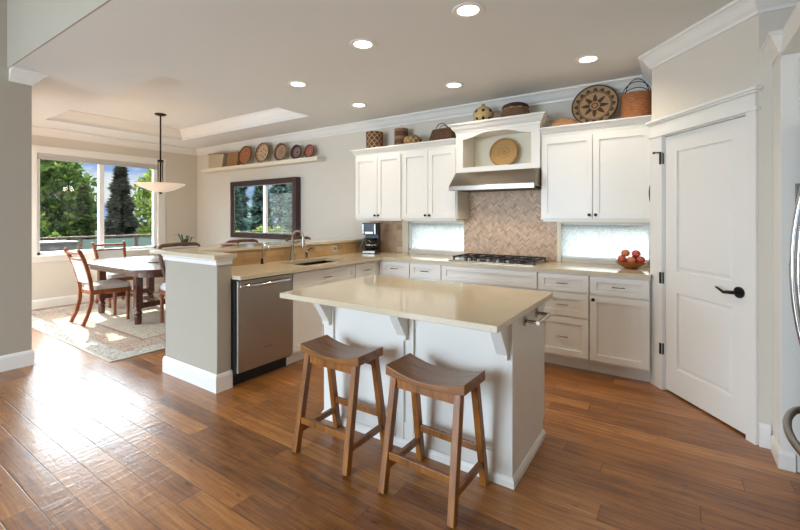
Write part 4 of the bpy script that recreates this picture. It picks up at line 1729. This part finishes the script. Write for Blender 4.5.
t = thing('display_shelf', 'long white display shelf high on the dining wall', 'shelf', (-5.95, WY, 2.26))
mb = MB()
mb.box(-7.56, -4.46, WY - .20, WY - .001, 2.275, 2.30)
mb.build('board', 'cream_trim', t, .002)
mb = MB()
mb.sweep([(-4.48, WY - .001), (-4.48, WY - .175), (-7.54, WY - .175), (-7.54, WY - .001)], [(0, 0), (.006, 0), (.014, .02), (.018, .032), (0, .032)], 1, zbase=2.243)
mb.box(-7.54, -4.48, WY - .175, WY - .001, 2.243, 2.2745)
mb.build('moulding', 'cream_trim', t)


def plate(name, label, mat, R, c, lean=12, group='woven plates on the display shelf', depth=.035, standz=None):
    o_mb = MB()
    o_mb.lathe([(0, 0), (R * .7, .0), (R * .93, depth * .6), (R, depth), (R * .985, depth + .008), (R * .9, depth * .75), (R * .68, .010), (0, .010)], seg=40)
    o = o_mb.build(name, mat)
    # dish opens towards -y and leans back against the wall
    z = (standz + R * math.cos(math.radians(lean)) + .001) if standz is not None else c[2]
    o.location = (c[0], c[1], z)
    o.rotation_euler = (PI / 2 - math.radians(lean), 0, 0)
    return tag(o, label, 'woven plate', group)


SHZ = 2.301
plate('woven_plate', 'plain orange-brown woven plate with a dark rim on the display shelf', 'plate_plain', .168, (-6.28, WY - .105, 0), 8, standz=SHZ)
plate('woven_plate', 'cream woven plate with red petal spots on the display shelf', 'plate_dots', .174, (-5.81, WY - .105, 0), 8, standz=SHZ)
plate('woven_plate', 'woven plate with brown and cream target rings on the display shelf', 'plate_rings', .15, (-5.37, WY - .095, 0), 8, standz=SHZ)
plate('woven_plate', 'dark purple-brown woven plate with a black centre on the display shelf', 'plate_dark', .118, (-5.01, WY - .08, 0), 8, standz=SHZ)
plate('woven_plate', 'small red and cream ringed woven plate at the shelf end', 'plate_red', .105, (-4.72, WY - .075, 0), 8, standz=SHZ)
t = thing('bark_basket', 'pale bark box basket at the window end of the display shelf', 'basket', (-7.12, WY - .11, SHZ), math.radians(4))
M_ = wm(t)
mb = MB(M_)
v = [(-.20, -.07, .0), (.20, -.07, 0), (.20, .07, 0), (-.20, .07, 0), (-.22, -.05, .27), (.215, -.05, .262), (.215, .05, .262), (-.22, .05, .27)]
mb._add(v, [(3, 2, 1, 0), (0, 1, 5, 4), (1, 2, 6, 5), (2, 3, 7, 6), (3, 0, 4, 7), (4, 5, 6, 7)])
mb.build('body', 'birch_bark', t, .012)
mb = MB(M_)
mb.tube([(-.23, -.05, .262), (0, -.058, .272), (.22, -.05, .256), (.22, .05, .256), (0, .058, .272), (-.23, .05, .262)], .010, 8, closed=True)
mb.build('rim', 'basket_square', t)
mb = MB()
mb.box(-.165, .165, -.03, .03, 0, .265, .015)
o = mb.build('square_basket', 'basket_square')
o.location = (-6.70, WY - .09, SHZ + .006)
o.rotation_euler = (math.radians(-6), 0, 0)
tag(o, 'flat square tan basket between bark box and orange-brown plate', 'basket')

# ------------------------------------------------------------------ baskets above the cabinets
UTOP = UT + .0735
def pot(name, label, mat, prof, c, seg=28, extra=None, sx=1, sy=1, rz=0):
    t = thing(name, label, 'basket', c, rz, 'baskets on top of the wall cabinets')
    mb = MB(wm(t))
    mb.lathe(prof, seg=seg, sx=sx, sy=sy)
    mb.build('body', mat, t)
    if extra:
        extra(t, wm(t))
    return t


def open_pot(r0, r1, h, belly=0, th=.008):
    p = [(0, 0), (r0, 0)]
    for i in range(1, 7):
        f_ = i / 6
        p.append((r0 + (r1 - r0) * f_ + belly * math.sin(PI * f_), h * f_))
    p += [(r1 - th, h), (r1 - th, h * .5), (0, h * .48)]
    return p


def loop(t, M_, w_, z0, h, mat='bronze', y=0, r=.005):
    mb = MB(M_)
    mb.tube([(w_ * math.cos(PI - PI * i / 12), y, z0 + h * math.sin(PI * i / 12)) for i in range(13)], r, 8)
    mb.build('handle', mat, t)


pot('pattern_basket', 'dark brown cylindrical basket with diamond pattern on the leftmost wall cabinet', 'basket_dark', open_pot(.112, .118, .245), (-3.40, 4.45, UTOP),
    extra=lambda t, M_: loop(t, M_, .03, .12, .0001, 'basket_dark') if False else None)
pot('tall_basket', 'tall narrow brown banded basket beside the small cream round one', 'basket_brown', open_pot(.095, .092, .245), (-2.975, 4.47, UTOP),
    extra=lambda t, M_: loop(t, M_, .03, .24, .06, 'nickel', r=.002))
pot('round_basket', 'small cream and brown round basket on the left wall cabinets', 'basket_cream', [(0, 0), (.07, 0), (.105, .03), (.118, .06), (.10, .095), (.06, .12), (.03, .128), (.028, .12), (0, .118)], (-2.745, 4.38, UTOP))

t = thing('bag_basket', 'brown woven bag-shaped basket with handles left of the hood cabinet', 'basket', (-2.36, 4.45, UTOP), 0, 'baskets on top of the wall cabinets')
M_ = wm(t)
mb = MB(M_)
v = [(-.18, -.07, 0), (.17, -.07, 0), (.17, .07, 0), (-.18, .07, 0), (-.12, -.05, .17), (.135, -.05, .175), (.135, .05, .175), (-.12, .05, .17)]
mb._add(v, [(3, 2, 1, 0), (0, 1, 5, 4), (1, 2, 6, 5), (2, 3, 7, 6), (3, 0, 4, 7), (4, 5, 6, 7)])
mb.build('body', 'basket_bag', t, .015)
loop(t, M_, .075, .16, .075, 'basket_dark', -.03, .006)
loop(t, M_, .065, .16, .06, 'basket_dark', .03, .006)

HTOP = NT_ + .0785
pot('spotted_gourd', 'round cream gourd basket with dark diamond spots on the hood cabinet', 'gourd_weave',
    [(0, 0), (.05, .0), (.09, .03), (.115, .08), (.112, .12), (.085, .165), (.04, .188), (.022, .192), (.022, .21), (.018, .215), (0, .215)], (-1.80, 4.36, HTOP))
def lid_fn(t, M_):
    mb = MB(M_)
    mb.lathe([(.14, .115), (.142, .125), (.13, .15), (.09, .168), (0, .172)])
    mb.build('lid', 'basket_lid_dark', t)
    mb = MB(M_)
    mb.lathe([(.132, .095), (.138, .10), (.138, .112), (.132, .1145)])
    mb.build('rim_band', 'basket_cream', t)
pot('lidded_basket', 'low brown basket with a dark lid on the hood cabinet', 'basket_lid_tan', [(0, 0), (.13, 0), (.155, .03), (.155, .06), (.135, .10), (.125, .112), (0, .112)], (-1.44, 4.38, HTOP), extra=lid_fn)
pot('low_basket', 'low tan domed basket between hood cabinet and star-patterned plate', 'basket_tan', [(0, 0), (.13, 0), (.14, .03), (.12, .07), (.07, .10), (0, .108)], (-.955, 4.43, UTOP))
o = plate('star_plate', 'large round tray with dark star pattern standing on the right wall cabinet', 'plate_star', .215, (-.675, 4.50, 0), 14, 'baskets on top of the wall cabinets', .03, standz=UTOP)
o['category'] = 'woven tray'
t = pot('handled_basket', 'orange-brown basket with dark wire handles against the pantry wall', 'basket_orange', open_pot(.125, .122, .25, .004), (-.31, 4.44, UTOP),
        extra=lambda t, M_: (loop(t, M_, .118, .24, .13, 'bronze', 0, .004), loop(t, M_, .10, .24, .17, 'bronze', .05, .004), loop(t, M_, .10, .24, .06, 'bronze', -.05, .004)))
plate('niche_plate', 'golden woven plate standing in the arched niche', 'plate_niche', .165, (-1.61, 4.515, 0), 7, 'woven plates', .03, standz=NB + .001)
mb = MB()
mb.lathe([(0, 0), (.045, 0), (.05, .006), (.045, .012), (0, .012)], seg=20, sx=.28, sy=1.6)
o = mb.build('green_ornament', 'dark_green_glaze')
o.rotation_euler = (PI / 2, 0, 0)
o.location = (-.19, UF - .0215, 1.60)
tag(o, 'small dark green oval ornament on the right edge of the wall cabinet', 'ornament')

# ------------------------------------------------------------------ fridge and its surround
EX = .48
t = thing('fridge_surround', 'tall white panelled fridge surround with crown at the frame edge', 'cabinet', (.8, 3.18, 0))
mb = MB()
mb.box(EX, XR - .002, 3.07, P1.y - .001, 0, 2.285)
mb.build('side_panel', 'cabinet_white', t, .002)
mb = MB()
mb.sweep([(EX + .06, 3.07), (EX, 3.07), (EX, P1.y - .03)], [(0, 0), (.012, 0), (.012, .08), (.004, .10), (0, .10)], 1)
mb.build('plinth', 'cabinet_white', t)
mb = MB()
mb.box(EX + .09, XR - .002, 2.06, 3.069, 1.90, 2.285)
mb.build('top_cabinet', 'cabinet_white', t)
mb = MB()
mb.box(EX + .02, XR - .002, 2.02, 2.059, 0, 2.285)
mb.build('side_panel', 'cabinet_white', t)
for a, b_ in ((2.07, 2.565), (2.565, 3.06)):
    d = shaker(frame((EX + .09, 0, 0), (0, 1, 0), (-1, 0, 0)), 'door', a, b_, 1.91, 2.255, t)
    add_knob(frame((EX + .09, 0, 0), (0, 1, 0), (-1, 0, 0)), 2.535 if a < 2.5 else 2.60, 1.95, .02, d)
mb = MB()
mb.sweep([(EX, P1.y - .002), (EX, 3.07), (EX + .08, 3.07), (EX + .08, 2.02)], [(0, 0), (.008, 0), (.014, .02), (.032, .05), (.046, .085), (.056, .092), (.056, .11), (0, .11)], -1, zbase=2.30)
mb.build('crown', 'cabinet_white', t)
mb = MB()
mb.box(EX, XR - .002, 2.02, P1.y - .001, 2.2855, 2.409)
mb.build('top', 'cabinet_white', t)

t = thing('refrigerator', 'stainless steel refrigerator with long bowed handles at the frame edge', 'refrigerator', (.9, 2.55, 0))
mb = MB()
mb.box(.62, XR - .03, 2.10, 3.02, .03, 1.86)
mb.build('body', 'steel_fridge', t)
mb = MB()
mb.box(.70, XR - .05, 2.12, 3.0, 0, .03)
mb.build('foot_plinth', 'toe_black', t)
for a, b_ in ((2.10, 2.556), (2.564, 3.02)):
    mb = MB()
    mb.box(.55, .615, a, b_, .70, 1.86, .012)
    d = mb.build('door', 'steel_fridge', t)
    hy = 2.50 if a < 2.3 else 2.62
    mb = MB()
    pts = [(.55 - .125 * math.sin(PI * i / 20) ** .55, hy, .74 + .98 * i / 20) for i in range(21)]
    pts = [(.55 - .10 * math.sin(PI * i / 20) ** .7, hy, .60 + 1.12 * i / 20) for i in range(21)]
    pts[0] = (.549, hy, .72); pts[1] = (.50, hy, .70)
    mb.tube(pts, .012, 12)
    mb.build('handle', 'chrome', d)
mb = MB()
mb.box(.55, .615, 2.10, 3.02, .06, .692, .012)
d = mb.build('freezer_drawer', 'steel_fridge', t)
mb = MB()
pts = [(.55 - .115 * math.sin(PI * i / 20) ** .6, 2.16 + .80 * i / 20, .385) for i in range(21)]
mb.tube(pts, .017, 12)
mb.build('handle', 'steel_vertical', d)
mb = MB()
mb.box(.535, .60, 3.022, 3.05, 1.45, 1.57)
mb.build('hinge', 'grey_plastic', t)
pot('orange_basket', 'orange basket on the fridge surround at the top corner', 'basket_orange', open_pot(.14, .14, .26), (.66, 2.86, 2.410))

# ------------------------------------------------------------------ ceiling lamps
cans = [((-1.128, 2.479), 'recessed ceiling light nearest the camera, above the island'),
        ((-2.031, 2.509), 'recessed ceiling light above the dishwasher end of the island'),
        ((-.627, 3.818), 'recessed ceiling light nearest the pantry door'),
        ((-3.189, 2.896), 'recessed ceiling light closest to the dining tray ceiling'),
        ((-1.888, 3.807), 'recessed ceiling light in front of the spotted gourd'),
        ((-3.177, 3.849), 'recessed ceiling light in front of the leftmost wall cabinet')]
first = None
for (x, y), lab in cans:
    if first is None:
        t = thing('ceiling_light', lab, 'ceiling light', (x, y, CEIL), 0, 'recessed ceiling lights')
        mb = MB()
        mb.lathe([(.068, -.001), (.072, -.006), (.098, -.006), (.102, -.001)], seg=32)
        mb.build('trim_ring', 'trim_white', t, local=True)
        mb = MB()
        mb.lathe([(0, -.0035), (.069, -.003)], seg=28)
        mb.build('lamp', 'can_glow', t, local=True)
        first = t
    else:
        dup(first, (x, y, CEIL), 0, lab)
    light('ceiling_light_beam', 'SPOT', (x, y, CEIL - .02), (0, 0, 0), CAN_ENERGY, (1, .85, .68), spot_size=2.5, spot_blend=.7, shadow_soft_size=.07)

# pendant over the table
px, py = -6.32, 3.08
t = thing('pendant_lamp', 'bronze pendant lamp with wide glass bowl above the dining table', 'pendant lamp', (px, py, TZ))
mb = MB()
mb.lathe([(0, 0), (.075, 0), (.075, -.015), (.03, -.03), (0, -.032)], (px, py, TZ - .001), 24)
mb.build('canopy', 'bronze', t)
mb = MB()
mb.cyl((px, py, TZ - .03), (px, py, 2.20), .011, 12)
mb.build('rod', 'bronze', t)
mb = MB()
mb.cyl((px, py, 2.23), (px, py, 2.20), .04, 20)
for a in range(3):
    q = a * 2 * PI / 3 + .5
    mb.cyl((px + .034 * math.cos(q), py + .034 * math.sin(q), 2.205), (px + .034 * math.cos(q), py + .034 * math.sin(q), 1.84), .007, 8)
mb.cyl((px, py, 2.2), (px, py, 1.86), .014, 10)
mb.build('stem_cage', 'bronze', t)
mb = MB()
mb.lathe([(0, 1.755), (.06, 1.758), (.16, 1.785), (.26, 1.83), (.325, 1.872), (.328, 1.878), (.318, 1.878), (.25, 1.838), (.15, 1.797), (0, 1.77)], (px, py, 0), 40)
mb.build('glass_bowl', 'alabaster', t)
mb = MB()
mb.lathe([(0, 1.725), (.012, 1.73), (.018, 1.742), (.03, 1.7545), (0, 1.756)], (px, py, 0), 16)
mb.build('finial', 'bronze', t)
light('pendant_bulb', 'POINT', (px, py, 1.93), energy=5, color=(1, .85, .66), shadow_soft_size=.08)

# ------------------------------------------------------------------ garden outside the dining window
mb = MB()
mb.box(-60, WX - 4.2, -40, 45, -1.4, -1.3)
struct(mb, 'ground', 'lawn')
mb = MB()
for i in range(28):
    mb.box(WX - 4.1 + i * .14, WX - 4.1 + i * .14 + .134, -1, 9, -.10, -.06)
mb.box(WX - 4.1, WX - .16, -1, 9, -1.3, -.101)
tag(mb.build('deck_floor', 'deck_board'), None, None, None, 'structure')
t = thing('deck_railing', 'brown deck railing with pale glass panels outside the dining window', 'railing', (-12.0, 4, -.06))
mb = MB()
mb.box(-12.06, -11.98, -1, 9, .88, .92)
mb.build('handrail', 'deck_rail', t)
for k in range(9):
    mb = MB()
    yy = -1 + k * 1.24
    mb.box(-12.05, -11.99, yy, yy + .06, -.06, .88)
    mb.build('baluster', 'deck_rail', t)
    if k < 8:
        mb = MB()
        mb.box(-12.025, -12.015, yy + .07, yy + 1.23, .06, .84)
        mb.build('glass_panel', 'glass_pale_green', t)
t = thing('garden_storage_box', 'grey box with a flat lid on the deck outside the window', 'storage box', (-11.1, 2.95, -.06))
mb = MB()
mb.box(-11.5, -10.7, 2.2, 3.50, -.06, .82)
mb.build('body', 'deck_grey', t)
mb = MB()
mb.box(-11.53, -10.67, 2.17, 3.53, .821, .87)
mb.build('lid', 'deck_grey', t, .01)


def leaves(bm, lay, c, n, rad, size, tone0, flat=1, shell=.55):
    for _ in range(n):
        while True:
            d = Vector((random.uniform(-1, 1), random.uniform(-1, 1), random.uniform(-1, 1)))
            if .05 < d.length < 1:
                break
        d = d.normalized() * (shell + (1 - shell) * random.random())
        p = Vector(c) + Vector((d.x * rad[0], d.y * rad[1], d.z * rad[2]))
        s_ = size * random.uniform(.6, 1.3)
        a = Vector((random.gauss(0, 1), random.gauss(0, 1), random.gauss(0, 1) * flat)).normalized()
        b_ = a.cross(Vector((random.gauss(0, 1), random.gauss(0, 1), random.gauss(0, 1)))).normalized()
        vs = [bm.verts.new(p + a * s_), bm.verts.new(p + b_ * s_ * .5), bm.verts.new(p - a * s_), bm.verts.new(p - b_ * s_ * .5)]
        f_ = bm.faces.new(vs)
        f_[lay] = min(max(random.gauss(tone0, .22), 0), 1)


def finish_leaves(bm, name, mat, parent):
    bm.transform(wm(parent).inverted())
    me = bpy.data.meshes.new(name)
    bm.to_mesh(me)
    bm.free()
    me.materials.append(MATS[mat])
    o = bpy.data.objects.new(name, me)
    COL.objects.link(o)
    o.parent = parent
    return o


GZ = -1.3
def round_tree(label, x, y, top, rad, mat, n=26, leaf=.2, per=190):
    t = thing('garden_tree', label, 'tree', (x, y, GZ), 0, 'trees beyond the deck')
    mb = MB()
    mb.tube([(x, y, GZ), (x + .1, y, GZ + 1.5), (x, y + .1, top - rad)], [.25, .18, .08], 8)
    mb.build('trunk', 'bark', t)
    bm = bmesh.new()
    lay = bm.faces.layers.float.new('tone')
    H_ = top - GZ
    for k in range(n):
        f_ = (k + .5) / n
        z = GZ + .5 + f_ * (H_ - 1.0)
        rr = rad * math.sin(PI * min(.97, .12 + f_ * .86)) ** .6
        a = k * 2.4
        q = rr * .62
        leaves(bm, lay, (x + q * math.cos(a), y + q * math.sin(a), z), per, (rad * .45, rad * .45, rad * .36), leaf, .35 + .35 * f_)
    finish_leaves(bm, 'crown', mat, t)
    return t


def conifer(label, x, y, top, rad, mat, n=2600, leaf=.22):
    t = thing('garden_conifer', label, 'tree', (x, y, GZ), 0, 'trees beyond the deck')
    mb = MB()
    mb.tube([(x, y, GZ), (x, y, top - .3)], [.22, .03], 8)
    mb.build('trunk', 'bark', t)
    bm = bmesh.new()
    lay = bm.faces.layers.float.new('tone')
    H_ = top - GZ
    for k in range(n):
        f_ = random.random() ** .8
        z = GZ + .2 + (1 - f_) * (H_ - .2) if False else GZ + .2 + f_ * (H_ - .2)
        rr = rad * (1 - f_ * .93) * (.82 + .18 * math.sin(z * 7)) * (.45 + .55 * random.random() ** .5)
        a = random.uniform(0, 2 * PI)
        p = Vector((x + rr * math.cos(a), y + rr * math.sin(a), z))
        out_ = Vector((math.cos(a), math.sin(a), -.25 + random.gauss(0, .25))).normalized()
        sd = out_.cross(Vector((0, 0, 1))).normalized()
        s_ = leaf * random.uniform(.6, 1.4)
        dz = Vector((0, 0, -.3 * s_ * random.random()))
        vs = [bm.verts.new(p + out_ * s_), bm.verts.new(p + sd * s_ * .45 + dz), bm.verts.new(p - out_ * s_ * .8), bm.verts.new(p - sd * s_ * .45 + dz)]
        bm.faces.new(vs)[lay] = min(max(random.gauss(.45, .25), 0), 1)
    finish_leaves(bm, 'crown', mat, t)
    return t


round_tree('big leafy deciduous tree filling the left half of the dining window', -27, 7.4, 4.9, 2.4, 'leaf_deciduous', 34, .19, 200)
round_tree('lower leafy tree behind the grey storage box', -20, 4.4, 2.2, 1.4, 'leaf_deciduous', 20, .17, 160)
conifer('dark grey-green conifer just right of the window mullion', -22.5, 9.1, 3.9, 1.3, 'leaf_conifer', 4200, .2)
conifer('narrow green conifer just left of the window mullion', -20.5, 6.9, 2.75, .85, 'leaf_deciduous', 2200, .18)
round_tree('bright yellow-green tree at the right of the dining window', -20.5, 10.6, 3.3, 1.2, 'leaf_bright', 20, .19, 170)
round_tree('tall pale-leaved tree behind the pendant bowl', -29, 14.2, 5.0, 1.9, 'leaf_bright', 20, .2, 150)
# trees seen in the mirror
for i, (x, y, top, rad) in enumerate(((-24.5, -8.0, 4.5, 1.5), (-24.5, -11.0, 5.6, 1.5), (-22.8, -4.9, 3.2, 1.25), (-31, -14.4, 7.6, 2.2), (-29.5, -9.3, 6.2, 1.7))):
    conifer(['bluish conifer in the middle of the mirror reflection', 'bluish conifer at the right edge of the mirror reflection', 'low bluish conifer at the left edge of the mirror reflection', 'tallest and farthest bluish conifer beyond the right mirror tree', 'bluish conifer rising behind the middle tree in the mirror'][i], x, y, top, rad, 'leaf_blue_conifer', 3600, .26)
for i, (x, y) in enumerate(((-17, -.8), (-17.5, -3.8), (-18, -6.9))):
    t = thing('garden_shrub', ['bright shrub low in the mirror, left part', 'bright shrub low in the mirror, centre', 'bright shrub low in the mirror, right part'][i], 'shrub', (x, y, GZ), 0, 'shrubs seen in the mirror')
    bm = bmesh.new()
    lay = bm.faces.layers.float.new('tone')
    leaves(bm, lay, (x, y, GZ + 1.0), 1300, (1.3, 1.4, 1.3), .16, .6, shell=.4)
    finish_leaves(bm, 'foliage', 'leaf_bright', t)

# let the sampler find the dining window
p = light('dining_window_portal', 'AREA', (WX - .16, (DY0 + DY1) / 2, (DZ0 + DZ1) / 2), (0, -PI / 2, 0), 1, shape='RECTANGLE', size=DZ1 - DZ0, size_y=DY1 - DY0)
p.data.cycles.is_portal = True
